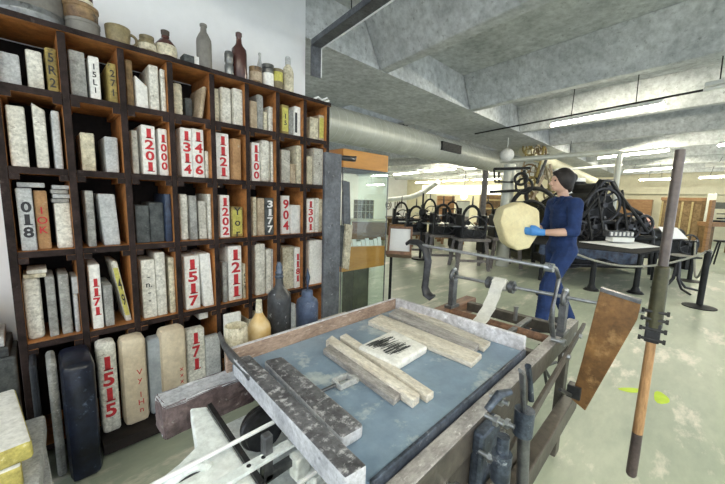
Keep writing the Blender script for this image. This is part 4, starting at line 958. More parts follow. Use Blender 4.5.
hand(J, E_, 'rwr', 1, (1,.25,.05), (0,0,1), 'rh', -.55)
bmsh = skinned('body', J, E_, 'pel', None, 'skin', None)
# head: shaped skull, nose, ears, brow, lips, eyes
hd_ = MB(); HC = Vector((.075,0,1.585))
hd_.ball(HC, .1, (.98,.76,1.16), n=28)
hd_.ball(HC+Vector((.045,0,-.062)), .05, (.95,.95,.75), n=16)       # jaw and chin
hd_.tube([HC+Vector((.088,0,.022)),HC+Vector((.104,0,-.005)),HC+Vector((.116,0,-.022)),HC+Vector((.096,0,-.032))],[.009,.011,.015,.012],n=8)
hd_.ball(HC+Vector((.088,0,-.055)), .02, (.6,1.2,.45), n=12)
for sg in (-1,1):
    hd_.ball(HC+Vector((.0,sg*.078,-.008)), .028, (.65,.28,1.1), n=12); hd_.ball(HC+Vector((.080,sg*.030,.026)), .022, (.5,1.0,.35), n=10)
MAN = Matrix.Translation(Vector((4.22,.99,0))) @ Matrix.Rotation(math.radians(137),4,'Z') @ Matrix.Scale(1.07,4)
body = mesh_obj('person', [bmsh, mbmesh(hd_)], 'skin', None, (0,0,0), voxel=.004)
body.matrix_world = MAN
tag(body, 'person in navy overalls walking while carrying a yellow paper packet', 'person')
def manpart(name, meshes, mt, voxel=None):
    return mesh_obj(name, meshes, mt, body, (0,0,0), voxel)
# overalls
K = {n:J[n] for n in ('pel','sp1','sp2','ch','lsh','rsh','lhp','rhp','lkn','rkn')}
def fat(v, k): r = v[1] if isinstance(v[1],tuple) else (v[1],v[1]); return (v[0], tuple(q+k for q in (v[1] if isinstance(v[1],tuple) else (v[1],)*3)))
K = {n:fat(v,.022) for n,v in K.items()}
K['nk'] = ((.03,0,1.395),(.065,.075,.04))
K['lel'] = fat(J['lel'],.016); K['rel'] = fat(J['rel'],.016)
K['lfa'] = ((.09,.218,1.093),.054); K['rfa'] = ((.09,-.218,1.093),.054)
for s in 'lr': 
    a = Vector(J[s+'an'][0]); K[s+'an'] = (tuple(a+Vector((0,0,.0))),.066); 
    b = (Vector(J[s+'kn'][0])+a)/2; K[s+'mc'] = (tuple(b),.070)
KE = [('pel','sp1'),('sp1','sp2'),('sp2','ch'),('ch','nk'),('ch','lsh'),('ch','rsh'),('lsh','lel'),('rsh','rel'),('lel','lfa'),('rel','rfa'),('pel','lhp'),('pel','rhp'),('lhp','lkn'),('rhp','rkn'),('lkn','lmc'),('rkn','rmc'),('lmc','lan'),('rmc','ran')]
manpart('overalls', [skinned('o', K, KE, 'pel', None, '', None)], 'navy', voxel=.008)
m = MB(); m.torus((.032,0,1.425),(.15,0,1),.062,.014,n=24)
for sg in (-1,1): m.hexa([(.10,sg*.02,1.35),(.105,sg*.075,1.36),(.075,sg*.085,1.43),(.085,sg*.03,1.43)],[(.115,sg*.02,1.35),(.12,sg*.075,1.36),(.085,sg*.085,1.44),(.095,sg*.03,1.44)])
manpart('collar', [mbmesh(m)], 'navy')
m = MB(); m.ball(HC+Vector((-.022,0,.026)), .112, (.98,.90,1.10), n=24)
m.ball(HC+Vector((-.060,0,-.020)), .075, (.85,.95,1.05), n=18); m.ball(HC+Vector((.035,0,.090)), .055, (1.1,1.1,.55), n=16)
m.ball(HC+Vector((-.095,0,.045)), .065, (1,1,.95), n=16); m.ball(HC+Vector((-.075,0,-.06)), .055, (.8,1.1,1.0), n=16)
hr = manpart('hair', [mbmesh(m)], 'hair', voxel=.008)
for sg in (-1,1): 
    e = manpart('eye', [mbmesh(MB().ball(HC+Vector((.083,sg*.031,.010)), .010, n=10))], 'hair')
# gloves over both hands
for s in 'lr':
    GJ = {k:fat(v,.0035) for k,v in J.items() if k.startswith(s+'h') and k != s+'hp'}
    w0 = Vector(J[s+'wr'][0]); GJ['w'] = (tuple(w0+Vector((-.02,0,0))), .035); GE = [('w', s+'hp1')]+[e for e in E_ if e[0].startswith(s+'h') and e[1].startswith(s+'h') and e[0] != s+'hp' and e[1] != s+'hp']
    GE = [e for e in GE if e[0] in GJ and e[1] in GJ]
    g = manpart('glove', [skinned('g', GJ, GE, 'w', None, '', None)], 'glove', voxel=.0045); g['label'] = 'bright blue rubber glove'
    a = Vector(J[s+'an'][0]); tt = Vector(J[s+'to'][0]); 
    m = MB().hexa([(a.x-.07,a.y-.042,0),(tt.x+.06,a.y-.035,0),(tt.x+.06,a.y+.045,0),(a.x-.07,a.y+.042,0)],[(a.x-.055,a.y-.035,.10),(tt.x+.05,a.y-.030,.085),(tt.x+.05,a.y+.038,.085),(a.x-.055,a.y+.035,.09)])
    bm = bmesh.new(); bm.from_mesh(mbmesh(m)); bmesh.ops.bevel(bm, geom=bm.edges[:], offset=.018, segments=3, profile=.5, affect='EDGES'); mm = bpy.data.meshes.new('m'); bm.to_mesh(mm); bm.free()
    manpart('shoe', [mm], 'shoe')
# packet held in front, resting on both hands
m = MB(); prof = [(-.24,-.08),(-.20,.17),(.02,.25),(.24,.17),(.27,.03),(.16,-.22),(.02,-.30),(-.13,-.27)]
pk = Vector((.50,.0,1.14))
poly = [pk+Vector((a*.85,-.10,b*.92)) for a,b in prof]
m.prism(poly,(0,.20,0)); m.v = [tuple(MAN@Vector(v)) for v in m.v]
o = build('paper_packet', m, 'yellowpaper', base=tuple(MAN@pk), bevel=.03, smooth=True, jitter=.002)
tag(o, 'yellow paper-wrapped packet carried in front by the walking person', 'packet')

# ------------------------------------------------------------------ far workshop, placed along sight lines at surveyed depths
FW = wdir((0,0,1))
def W(x, y, D): return EYEV + wdir((x-CX, y-CY, F))*(D/F)
FH = Vector((FW.x,FW.y,0)).normalized(); RT = Vector((FH.y,-FH.x,0))      # horizontal: away, to the right
def ground(x, y): return on(x,y,2,0)
def frame(o, u, v, z): return o+RT*u+FH*v+Vector((0,0,z))
def fbox(m, o, u0,u1,v0,v1,z0,z1,mi=0):
    b = [frame(o,u0,v0,z0),frame(o,u1,v0,z0),frame(o,u1,v1,z0),frame(o,u0,v1,z0)]
    h = Vector((0,0,z1-z0)); return m.hexa(b,[x+h for x in b],mi)
def star_wheel(m, c, ax, R, r, ns=6):
    m.torus(c, ax, R, r, n=28, k=6); a_ = Vector(ax).normalized(); u = a_.orthogonal().normalized(); w = a_.cross(u)
    for k in range(ns):
        an = 2*PI*k/ns; d = u*math.cos(an)+w*math.sin(an); m.cyl(c+d*.02, c+d*R, r*.6, n=6)
    m.cyl(c-a_*r*2, c+a_*r*2, r*1.8, n=12)
def hand_press(fx, fy, label, sc=1.12, wood='trestle', arch=True, plate=True):
    o = ground(fx, fy); t = thing('hand_press', label, 'press', o, 'small hand presses on wooden trestles')
    w, d, h = .34*sc, .30*sc, .62*sc
    for u in (-1,1):
        for v in (-1,1): build('leg', MB().cyl(frame(o,u*w,v*d,0), frame(o,u*w*.78,v*d*.8,h), .042*sc, n=4), wood, t)
    m = MB(); fbox(m,o,-w,w,-d,d,h,h+.06); build('trestle_top', m, wood, t, bevel=.004)
    m = MB(); fbox(m,o,-w*.85,w*.85,-d*.9,-d*.8,.18,.23); build('stretcher', m, wood, t)
    m = MB(); fbox(m,o,-.28*sc,.28*sc,-.2*sc,.2*sc,h+.061,h+.24); build('iron_base', m, 'black', t, bevel=.01)
    for u in (-1,1): m = MB(); fbox(m,o,u*.24*sc-.03,u*.24*sc+.03,-.22*sc,.22*sc,h-.25,h+.55*sc); build('side_cheek', m, 'black', t, bevel=.02)
    if plate:
        m = MB(); fbox(m,o,-.46*sc,.22*sc,-.20*sc,.20*sc,h+.29,h+.31); p_ = build('bed_plate', m, 'dullsteel', t, bevel=.003)
        m = MB().cyl(frame(o,-.12*sc,0,h+.16),frame(o,-.12*sc,0,h+.29),.035*sc); build('plate_post', m, 'iron', p_, smooth=True)
    if arch:
        pts = [frame(o,.0+.20*sc*math.cos(a)*1.0,0,h+.40*sc+.34*sc*math.sin(a)) for a in [PI*k/10 for k in range(11)]]
        pts = [frame(o,.22*sc,0,h+.15)]+pts+[frame(o,-.22*sc,0,h+.15)]
        build('arched_frame', MB().tube(pts,.032*sc,n=8), 'black', t, smooth=True)
        build('top_finial', MB().cyl(frame(o,0,0,h+.72*sc),frame(o,0,0,h+.95*sc),.022*sc,.010*sc), 'iron', t, smooth=True)
    m = MB(); star_wheel(m, frame(o,.02,-.24*sc,h+.30*sc), FH*.9+RT*.3, .22*sc, .014*sc, 6); build('star_wheel', m, 'iron', t, smooth=True)
    build('roller', MB().cyl(frame(o,-.12*sc,-.18*sc,h+.38),frame(o,-.12*sc,.18*sc,h+.38),.05*sc), 'black', t, smooth=True)
    return t
hand_press(440,262,'hand press on grey trestle nearest to the white framed notice',1.0)
hand_press(468,268,'hand press on grey trestle just left of the yellow packet',1.0)
hand_press(414,256,'hand press behind the framed notice, tall spindle beside it',.95)
hand_press(500,266,'hand press half hidden behind the walking person',1.0)
hand_press(400,245,'distant hand press above the framed notice',1.0,'tan')
hand_press(450,243,'farther hand press with arched frame, left of the grey pillar',1.05,'tan')
hand_press(485,243,'farther hand press with arched frame, right of the grey pillar',1.05,'tan')
hand_press(428,240,'farthest hand press in front of the cream cupboard',1.1,'tan')
# tall black spindle with a knob
o = ground(420,259); t = thing('iron_spindle', 'tall black iron spindle with round weight left of the trestles', 'machine', o)
build('shaft', MB().cyl(o,frame(o,0,0,1.62),.035,.022,n=12), 'black', t, smooth=True)
build('weight', MB().ball(frame(o,0,0,1.15),.09,(1,1,1.3)).ball(frame(o,0,0,.85),.13,(1,1,1.1)), 'black', t, smooth=True)
build('cross_arm', MB().cyl(frame(o,-.35,0,.95),frame(o,.45,0,1.0),.028), 'black', t, smooth=True)
build('foot_plate', MB().cyl(o,frame(o,0,0,.03),.22,n=20), 'black', t, smooth=True)

def simple_box(name, px0, px1, ytop, ybot, depth_m, mt, label, cat, group=None, D=None, extra=None, bev=.01):
    g = ground((px0+px1)/2, ybot) if D is None else None
    D_ = D if D else (g-EYEV).dot(FW)
    a, b = W(px0,ytop,D_), W(px1,ytop,D_); zt = (a.z+b.z)/2; zb_ = 0 if D is None else W((px0+px1)/2,ybot,D_).z
    c = (a+b)/2; wd_ = (b-a).dot(RT); o = Vector((c.x,c.y,zb_))
    t = thing(name, label, cat, o, group); m = MB(); fbox(m,o,-wd_/2,wd_/2,0,depth_m,0,zt-zb_); build('body', m, mt, t, bevel=bev)
    return t, o, wd_, zt-zb_
# cream cupboard with door lines, brown cupboards behind
t,o,w_,h_ = simple_box('cupboard',427,437,194,232,.5,'offwhite','tall cream cupboard standing left of the brown open shelves','cupboard')
for k in range(3): m = MB(); fbox(m,o,-w_*.45,w_*.45,-.015,-.001,h_*(.08+.3*k),h_*(.34+.3*k)); d_ = build('door', m, 'offwhite', t, bevel=.004); m = MB(); fbox(m,o,-.02,.02,-.03,-.016,h_*(.2+.3*k),h_*(.22+.3*k)); build('handle', m, 'iron', d_)
t,o,w_,h_ = simple_box('shelving',438,455,196,231,.5,'tan','brown wooden open shelving between the cream cupboard and grey board','shelves')
for k in range(4): m = MB(); fbox(m,o,-w_/2-.02,w_/2+.02,-.03,-.001,h_*(.15+.24*k),h_*(.18+.24*k)); build('shelf_board', m, 'cabinet', t)
t,o,w_,h_ = simple_box('display_board',457,470,201,232,.08,'trestle','grey standing panel board behind the arched hand press','board')
m = MB(); fbox(m,o,-w_*.48,w_*.48,-.01,-.001,h_*.5,h_*.97); build('pinned_sheet', m, 'duct', t)
t,o,w_,h_ = simple_box('shelving',484,503,195,231,.6,'cabinet','dark brown shelves right of the grey pillar, beyond the packet','shelves')
for k in range(4): m = MB(); fbox(m,o,-w_*.45,w_*.45,-.03,-.001,h_*(.12+.24*k),h_*(.16+.24*k)); build('shelf_board', m, 'cabtrim', t)
t,o,w_,h_ = simple_box('workbench',352,386,222,240,.9,'tan','long brown bench far off, seen through the display case','bench')
m = MB(); fbox(m,o,-w_*.55,w_*.55,-.05,.9,h_,h_+.05); build('bench_top', m, 'offwhite', t)
t,o,w_,h_ = simple_box('workbench',388,422,219,236,.9,'cabinet','long dark workbench behind the framed notice','bench')
m = MB(); fbox(m,o,-w_*.55,w_*.55,-.05,.9,h_,h_+.06); build('bench_top', m, 'beige', t)
t,o,w_,h_ = simple_box('wire_cage',354,374,200,236,.5,'khaki','pale wire-fronted cage cupboard seen through the display case glass','cupboard')
for k in range(6): m = MB(); fbox(m,o,-w_/2+w_*k/5-.01,-w_/2+w_*k/5+.01,-.03,-.001,0,h_); build('upright_bar', m, 'offwhite', t)
for k in range(5): m = MB(); fbox(m,o,-w_/2,w_/2,-.045,-.031,h_*k/5+.1,h_*k/5+.12); build('cross_bar', m, 'offwhite', t)
# dark round emblem and letters painted on the side wall
e = W(388,206,20); 
def wallmark(name, px, py, r, label):
    e = on(px,py,1,15.98); m = MB().torus(e,(0,1,0),r,.045,n=30,k=5); t = build(name, m, 'trestle', base=e, smooth=True); tag(t,label,'sign','dark marks on the far white wall')
    return t, e
t,e = wallmark('wall_emblem',388.5,205,.30,'round dark wheel emblem on the far white wall'); build('emblem_core', MB().torus(e,(0,1,0),.14,.035,n=20,k=5), 'trestle', t, smooth=True)
for k,px in enumerate((396,400)):
    e = on(px,204,1,15.98); m = MB().box(e.x-.17,e.x-.09,15.94,15.98,e.z-.3,e.z+.3).box(e.x+.09,e.x+.17,15.94,15.98,e.z-.3,e.z+.3)
    m.box(e.x-.09,e.x+.09,15.94,15.98,e.z+(.22 if k else -.3),e.z+(.3 if k else -.22)); tag(build('wall_letter', m, 'trestle', base=e), ['left','right'][k]+' dark angular mark beside the round wall emblem', 'sign', 'dark marks on the far white wall')
# grey round pillar
g = ground(480,246); tag(build('pillar', MB().cyl((g.x,g.y,0),(g.x,g.y,2.9),.09,n=20), 'postgrey' if 0 else 'trestle', base=g, smooth=True), 'slim grey pillar rising behind the hand presses', 'pillar')
# flexible hose pipe on the left, hanging globe
pts = [W(388,200,17),W(398,199,16.5),W(412,197,16),W(424,192,15.5),W(432,186,15),W(438,182,14.5)]
tag(build('flexible_hose', MB().tube(pts,.12,n=14), 'lamphousing', base=pts[0], smooth=True), 'thick pale flexible hose curving under the far lamps', 'hose')
e = W(464,196,15); t = thing('globe_lamp','small glowing globe lamp among the brown shelves','lamp',e); build('globe', MB().ball(e,.17), 'tubefar', t, smooth=True); build('cord', MB().cyl(e,Vector((e.x,e.y,3.3)),.012,n=6), 'black', t)
# central machine behind the person
D = 7.4
o = ground(507,248); o = Vector((W(507,200,D).x, W(507,200,D).y, 0))
t = thing('column_press','tall white-columned press with black arms behind the packet','press',o)
build('column', MB().cyl(o,Vector((o.x,o.y,W(507,165,D).z)),.15,.12,n=20), 'offwhite' if 0 else 'duct', t, smooth=True)
e = W(507,155,D); build('round_shade', MB().ball(e,.15,(1,1,1)), 'chalk', t, smooth=True); build('hanging_rod', MB().cyl(e,Vector((e.x,e.y,3.3)),.008,n=6), 'lamphousing', t)
for k,(a,b,r_) in enumerate([((494,169),(530,168),.03),((494,169),(495,182),.02),((499,172),(499,183),.02),((490,192),(528,190),.03),((524,170),(527,200),.035),((495,182),(520,182),.018)]):
    build('black_arm', MB().cyl(W(*a,D-.3),W(*b,D-.25),r_,n=8), 'black', t, smooth=True)
for c,R,r_ in [((521,179),.12,.03),((524,186),.16,.025),((533,208),.42,.045),((530,215),.30,.035)]:
    build('black_ring', MB().torus(W(*c,D-.35),FH*.9+RT*.4,R,r_,n=28), 'black', t, smooth=True)
D = 8.3; random.seed(21)
o = Vector((W(538,190,D).x,W(538,190,D).y,0)); t = thing('tall_press','tall khaki and brass geared machine behind the person\'s head','machine',o)
m = MB(); fbox(m,o,-.38,.35,0,.5,0,1.5); build('body', m, 'olive', t, bevel=.02)
for k in range(9):
    c = (random.uniform(526,552), random.uniform(146,200)); R = random.uniform(.08,.20)
    m = MB(); star_wheel(m, W(*c,D-random.uniform(-.1,.3)), FH+RT*random.uniform(-.8,.8)+Vector((0,0,random.uniform(-.3,.3))), R, .022, 5); build('gear_wheel', m, ['ochre','khaki','brown'][k%3], t, smooth=True)
for k in range(16):
    a = (random.uniform(524,552), random.uniform(145,200)); b = (a[0]+random.uniform(-14,14), a[1]+random.uniform(8,35))
    build('tie_rod', MB().cyl(W(*a,D-random.uniform(-.2,.3)),W(*b,D-random.uniform(-.2,.3)),random.uniform(.015,.04),n=8), ['khaki','ochre','iron','beige'][k%4], t, smooth=True)
for k in range(5):
    a = W(512+k*4,232-k*3,7.9); b = W(545+k*3,205-k*3,7.9); build('curved_rail', MB().tube([a,(a+b)/2+Vector((0,0,.12)),b],.028,n=8), 'olive' if k%2 else 'black', t, smooth=True)
# pipes
a,b,c_ = W(500,161,8.2),W(620,151.5,7.6),W(612,236,7.6)
m = MB().tube([a,a+(b-a)*.97,b+Vector((0,0,-.03)),b+(Vector((b.x,b.y,0))-b)*.08,Vector((b.x,b.y,.9))],.062,n=14); t = thing('bent_pipe','pale grey pipe crossing overhead and bending down beside the black machine','pipe',(b.x,b.y,.9)); build('pipe', m, 'duct', t, smooth=True)
build('lower_sleeve', MB().cyl((b.x,b.y,0),(b.x,b.y,1.0),.055,n=12), 'black', t, smooth=True)
build('hanger', MB().cyl(a+(b-a)*.6,Vector(((a+(b-a)*.6).x,(a+(b-a)*.6).y,3.3)),.006,n=6), 'black', t)
a,b = W(524,151,8.6),W(600,184,13); m = MB().cyl(a,b,.145,n=20); tag(build('air_duct', m, 'offwhite', base=a, smooth=True), 'pale slanting duct coming down behind the person\'s head', 'duct')
a,b = W(555,170,9),W(622,165,9); m = MB().cyl(a,b,.035,n=10); tag(build('heating_pipe', m, 'chalk', base=a, smooth=True), 'thin white pipe just under the bent grey pipe', 'pipe')
# big black cylinder machine
D = 6.9; random.seed(5)
oc = W(600,240,D); o = Vector((oc.x,oc.y,0)); BLK = ['black','iron','black','black']
t = thing('cylinder_press','huge black iron cylinder printing machine with lattice of rods','machine',o)
for v,dd in ((0,0),(1,.9)):
    prof = [(556,262),(556,232),(570,222),(590,196),(600,181),(612,181),(624,205),(640,214),(652,232),(652,262)]
    pts = [W(x,y,D) + FH*dd for x,y in prof]
    pts[0].z = .02; pts[-1].z = .02
    build('side_frame', MB().tube(pts,.05,n=8), 'black', t, smooth=True)
    m = MB().tube([W(556,238,D)+FH*dd,W(652,238,D)+FH*dd],.06,n=8); build('frame_rail', m, 'black', t, smooth=True)
    m = MB().tube([W(575,222,D)+FH*dd,W(640,222,D)+FH*dd],.045,n=8); build('frame_rail', m, 'iron', t, smooth=True)
for (x,y,r_) in [(600,205,.34),(625,226,.26),(575,232,.24),(604,188,.15),(640,224,.18),(590,226,.2)]:
    c = W(x,y,D); build('cylinder', MB().cyl(c,c+FH*.9,r_*.8,n=24), 'black', t, smooth=True)
    m = MB(); star_wheel(m, c-FH*.1, FH, r_, .03, 6); build('gear_wheel', m, 'iron', t, smooth=True)
for (a,b,r_) in [((603,181),(563,226),.03),((609,184),(568,232),.022),((600,200),(562,236),.025),((622,190),(628,236),.025),((596,184),(604,236),.022),((586,200),(592,240),.022),((612,183),(648,232),.03)]:
    build('diagonal_brace', MB().cyl(W(*a,D-.12),W(*b,D-.2),r_,n=8), 'black', t, smooth=True)
for k in range(38):
    x = random.uniform(560,648); top = 236-min(52,max(6,(1-abs(x-604)/50)*58)); y = random.uniform(top,232); v = random.uniform(-.15,1.0)
    if k%3 == 0: a,b = (x,y),(x+random.uniform(-3,3),min(240,y+random.uniform(14,34)))
    elif k%3 == 1: a,b = (x,y),(x+random.uniform(10,24)*random.choice((-1,1)),y+random.uniform(2,14))
    else: a,b = (x,y),(x,y)
    p0,p1 = W(*a,D)+FH*v, W(*b,D)+FH*v
    if k%3 == 2: p1 = p0+FH*.8
    build('tie_rod', MB().cyl(p0,p1,random.uniform(.012,.032),n=8), ['black','iron','dullsteel','black'][k%4], t, smooth=True)
m = MB(); fbox(m,o,-.95,1.0,.05,.95,.12,.30); build('base_block', m, 'black', t, bevel=.02)
build('inner_housing', MB().prism([W(x,y,D)+FH*.15 for x,y in ((562,262),(562,232),(576,222),(592,200),(600,187),(610,188),(622,210),(638,219),(646,236),(646,262))], FH*.65), 'black', t, bevel=.03)
m = MB(); a = W(620,234,D-.5); fbox(m,a,-.24,.24,-.05,.15,-.06,.06); hp_ = build('steel_head', m, 'dullsteel', t, bevel=.02)
for k in range(6): m = MB(); fbox(m,a,-.22+k*.08,-.19+k*.08,-.07,-.051,-.03,.04); build('key', m, 'lamphousing', hp_)
m = MB(); fbox(m,a,-.20,.22,-.10,.1,-.15,-.061); build('white_fountain', m, 'lamphousing', t, bevel=.01)
# feed table in front of the machine
TZ = .72
def T(x,y,z=TZ): return on(x,y,2,z)
c = T(600,247); t = thing('feed_table','long black feed table with blue-black cloth in front of the cylinder machine','table',(c.x,c.y,0))
tp = [T(524,242),T(640,253.5),T(668,248.5),T(640,240),T(548,233)]
build('table_top', MB().prism([v-Vector((0,0,.03)) for v in tp],(0,0,.03)), 'mattblack', t, bevel=.005)
m = MB(); 
NL, NR = T(540,244.2), T(638,254); nseg = 18; dn = (NR-NL).normalized(); pn = Vector((dn.y,-dn.x,0)); 
if pn.dot(FH) > 0: pn = -pn
tops, bots = [], []
for k in range(nseg+1):
    q_ = NL+(NR-NL)*k/nseg; tops.append(q_+pn*.01+Vector((0,0,-.005))); bots.append(q_+pn*(.02+.012*math.sin(k*1.9))+Vector((0,0,-.16-.03*math.sin(k*.9))))
for k in range(nseg): m.hexa([bots[k],bots[k+1],bots[k+1]-pn*.012,bots[k]-pn*.012],[tops[k],tops[k+1],tops[k+1]-pn*.012,tops[k]-pn*.012])
cl = build('apron_cloth', m, 'blue', t, smooth=True)
for px,py in ((591,290),(635,293)):
    g = ground(px,py); lg = build('leg', MB().cyl((g.x,g.y,.03),(g.x,g.y,TZ-.032),.045,.035,n=14).cyl((g.x,g.y,.0),(g.x,g.y,.035),.12,.09,n=18).cyl((g.x,g.y,.035),(g.x,g.y,.12),.07,.04,n=14), 'black', t, smooth=True)
for px,py in ((540,280),(652,280)):
    g = ground(px,py); build('leg', MB().cyl((g.x,g.y,0),(g.x,g.y,TZ-.032),.035,n=12), 'black', t, smooth=True)
m = MB(); a,b = ground(545,282),ground(640,284); m.cyl(a+Vector((0,0,.35)),b+Vector((0,0,.35)),.03).cyl(a+Vector((0,0,.2)),b+Vector((0,0,.55)),.02); build('stretcher', m, 'iron', t, smooth=True)
sh = [T(579,241.8,TZ+.002),T(631,248.8,TZ+.002),T(660,247,TZ+.002),T(628,240.6,TZ+.002)]
tag(build('paper_sheet', MB().prism(sh,(0,0,.006)), 'paper', base=sh[0]), 'large cream-white paper sheet lying on the long black feed table', 'paper')
# rope barrier
def stanchion(px, py, h, label):
    g = ground(px,py); t = thing('rope_stanchion', label, 'barrier post', g, 'black rope barrier posts')
    build('base_disc', MB().lathe([(.19,0),(.19,.012),(.06,.03),(.035,.04)],g,n=32), 'black', t, smooth=True)
    build('post', MB().cyl(frame(g,0,0,.03),frame(g,0,0,h),.038,n=18), 'black', t, smooth=True)
    build('rope_hook', MB().torus(frame(g,0,-.02,h+.012),RT,.022,.006,n=16), 'steel', t, smooth=True)
    build('cap', MB().cyl(frame(g,0,0,h+.001),frame(g,0,0,h+.012),.042,n=18), 'iron', t, smooth=True)
    return g
s1 = stanchion(699,307,.83,'nearest black rope post standing on the open floor at right')
s2 = stanchion(689,281,.80,'black rope post behind the nearest one, beside the small table')
s3 = stanchion(549,296,.85,'black rope post hidden behind the walking person')
def rope(a, b, za, zb_, sag, label):
    pts = []
    for k in range(25):
        s = k/24; pts.append(Vector((a.x+(b.x-a.x)*s, a.y+(b.y-a.y)*s, za+(zb_-za)*s-sag*4*s*(1-s))))
    tag(build('barrier_rope', MB().tube(pts,.016,n=8), 'rope', base=pts[0], smooth=True), label, 'rope', 'barrier ropes')
rope(s3,s1,.86,.84,.30,'long sagging grey rope hung between the two front barrier posts')
rope(s1,s2,.84,.80,.55,'short rope from the nearest barrier post to the one behind')
# small tripod table with curved feet
g = ground(674,290); t = thing('pedestal_stand','small stand on three curved iron feet behind the pole','stand',g)
build('column', MB().cyl(frame(g,0,0,.25),frame(g,0,0,.60),.035,n=12), 'iron', t, smooth=True)
for k in range(4):
    a = .6+k*PI/2; d = Vector((math.cos(a),math.sin(a),0)); build('leg', MB().tube([g+d*.02+Vector((0,0,.5)),g+d*.05+Vector((0,0,.2)),g+d*.16+Vector((0,0,.06)),g+d*.36+Vector((0,0,.02))],[.02,.02,.02,.018],n=8), 'iron', t, smooth=True)
m = MB(); fbox(m,g,-.2,.2,-.2,.2,.60,.63); build('top_plate', m, 'black', t, bevel=.004)
# dark machine with white sheet at right
D = 7.6; oc = W(672,255,D); o = Vector((oc.x,oc.y,0)); t = thing('proofing_press','low black proofing machine with white sheet, behind the tilted pole','machine',o)
m = MB(); fbox(m,o,-.75,.6,0,.8,.25,.70); build('bed', m, 'black', t, bevel=.04)
for u in (-.6,.5): m = MB(); fbox(m,o,u-.05,u+.05,.1,.7,0,.249); build('leg', m, 'black', t)
build('cylinder', MB().cyl(frame(o,-.55,.1,.80),frame(o,.35,.3,.80),.16,n=24), 'black', t, smooth=True)
m = MB(); star_wheel(m, frame(o,.30,-.05,.62), FH, .22, .02, 6); build('hand_wheel', m, 'iron', t, smooth=True)
pts = [W(658,227,D-.1),W(677,228,D-.1),W(688,239,D-.25),W(668,239,D-.25)]
tag(build('paper_sheet', MB().prism(pts,(0,0,.008)), 'paper', base=pts[0]), 'white sheet sloping over the low black proofing machine', 'paper')
pts = [W(640,212,8.6),W(646,214,8.6),W(660,232,8.4),W(650,234,8.4),W(638,226,8.5)]
tag(build('pink_cloth', MB().prism(pts,FH*.12), 'pink', base=pts[0], bevel=.03, smooth=True), 'pinkish cloth draped on the right of the black machine', 'cloth')
# far right: panelled cabinet, posts, book press on a bench
XC = 17.9
a,b = on(656,240,0,XC), on(702,244,0,XC); zt = on(680,198.5,0,XC).z
t = thing('panelled_cabinet','tall brown panelled cabinet with pale vertical strips at far right','cabinet',((a.x+.3),(a.y+b.y)/2,0))
build('body', MB().box(XC,XC+.5,b.y,a.y,.02,zt), 'cabinet', t, bevel=.02)
build('top_rail', MB().box(XC-.03,XC-.001,b.y-.03,a.y+.03,zt-.08,zt+.04), 'tan', t)
for px in (660,670,680,690):
    e = on(px,220,0,XC); build('pale_strip', MB().box(XC-.025,XC-.001,e.y-.03,e.y+.03,.1,zt-.12), 'cabtrim', t)
for px in (665,675,685,696):
    e = on(px,220,0,XC); d_ = build('door_panel', MB().box(XC-.02,XC-.001,e.y-.09,e.y+.09,.15,zt-.2), 'brown', t)
a,b = on(620,199,0,19.5), on(653,199,0,19.5); z0_, z1_ = on(636,209.5,0,19.5).z, a.z
tag(build('wall_cupboard', MB().box(19.5,20.0,b.y,a.y,z0_-1.2,z1_), 'tan', base=(19.7,a.y,z0_-1.2), bevel=.02), 'light brown low cupboard far behind the bent pipe', 'cupboard')
e = on(705,240,0,17.4); tag(build('pillar', MB().box(e.x,e.x+.25,e.y-.12,e.y+.12,0,2.0), 'duct', base=(e.x,e.y,0), bevel=.01), 'pale grey square post right of the panelled cabinet', 'pillar')
D = 10.5; oc = W(716,240,D); o = Vector((oc.x,oc.y,0)); t = thing('press_bench','brown wooden bench frame with tall post at the right edge','bench',o)
m = MB(); fbox(m,o,-.32,-.20,0,.1,0,1.72); build('tall_post', m, 'tan', t, bevel=.01)
m = MB(); fbox(m,o,-.19,.9,0,.5,.88,1.02); build('bench_top', m, 'tan', t, bevel=.01)
for u in (-.15,.8): m = MB(); fbox(m,o,u-.04,u+.06,.02,.4,0,.879); build('leg', m, 'cabinet', t)
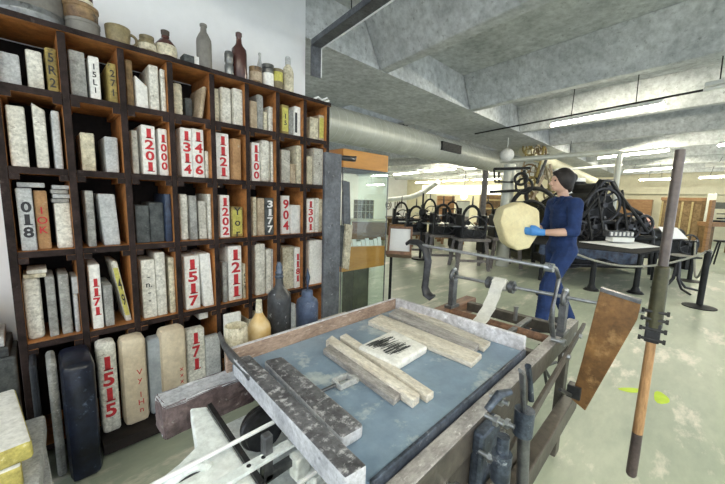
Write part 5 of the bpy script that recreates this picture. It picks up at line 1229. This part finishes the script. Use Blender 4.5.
m = MB(); fbox(m,o,-.19,.8,.05,.12,1.45,1.66); build('green_panel', m, 'olive', t)
o2 = frame(o,.42,.2,1.021); t = thing('book_press','small black screw press standing on the brown bench','press',o2)
build('screw', MB().cyl(o2+Vector((0,0,.12)),o2+Vector((0,0,.42)),.03,n=10), 'black', t, smooth=True)
m = MB(); fbox(m,o2,-.28,.28,-.12,.12,0,.06); build('base', m, 'black', t); m = MB(); fbox(m,o2,-.2,.2,-.1,.1,.09,.14); build('platen', m, 'black', t)
build('turn_bar', MB().cyl(frame(o2,-.32,0,.27),frame(o2,.32,0,.27),.016,n=8), 'black', t, smooth=True)
# stool / chair at right edge
g = ground(720,266); t = thing('stool','dark stool with splayed legs cut by the right edge','stool',g)
m = MB().cyl(frame(g,0,0,.62),frame(g,0,0,.66),.2,n=24); build('seat', m, 'black', t, smooth=True)
for k in range(4):
    a = .5+k*PI/2; d = Vector((math.cos(a),math.sin(a),0)); build('leg', MB().cyl(g+d*.22,g+d*.12+Vector((0,0,.62)),.018,n=8), 'black', t, smooth=True)
# wall panel with framed picture behind the person
D = 10.5; a, b = W(560,220,D), W(581,220,D); c = (a+b)/2
o = Vector((c.x,c.y,0)); m = MB(); wd_ = (b-a).dot(RT); fbox(m,o,-wd_/2,wd_/2,0,.15,0,2.3); t = tag(build('screen_wall', m, 'wall', base=o), 'white standing partition behind the black machine, left side', 'partition')
e0 = W(570,196,D-.03); m = MB(); fbox(m,e0,-.20,.20,-.03,0,-.3,.3); t = tag(build('framed_picture', m, 'black', base=e0), 'small framed picture on the white partition behind the person', 'picture'); m = MB(); fbox(m,e0,-.17,.17,-.036,-.031,-.27,.27); build('picture_sheet', m, 'lgrey', t)
# ------------------------------------------------------------------ light
w = bpy.data.worlds.new('world'); SC.world = w; w.use_nodes = True
w.node_tree.nodes['Background'].inputs['Color'].default_value = (.82,.91,1.0,1)
w.node_tree.nodes['Background'].inputs['Strength'].default_value = 1.95
SC.view_settings.view_transform = 'Standard'; SC.view_settings.look = 'None'
SC.view_settings.exposure = .15; SC.view_settings.gamma = 1
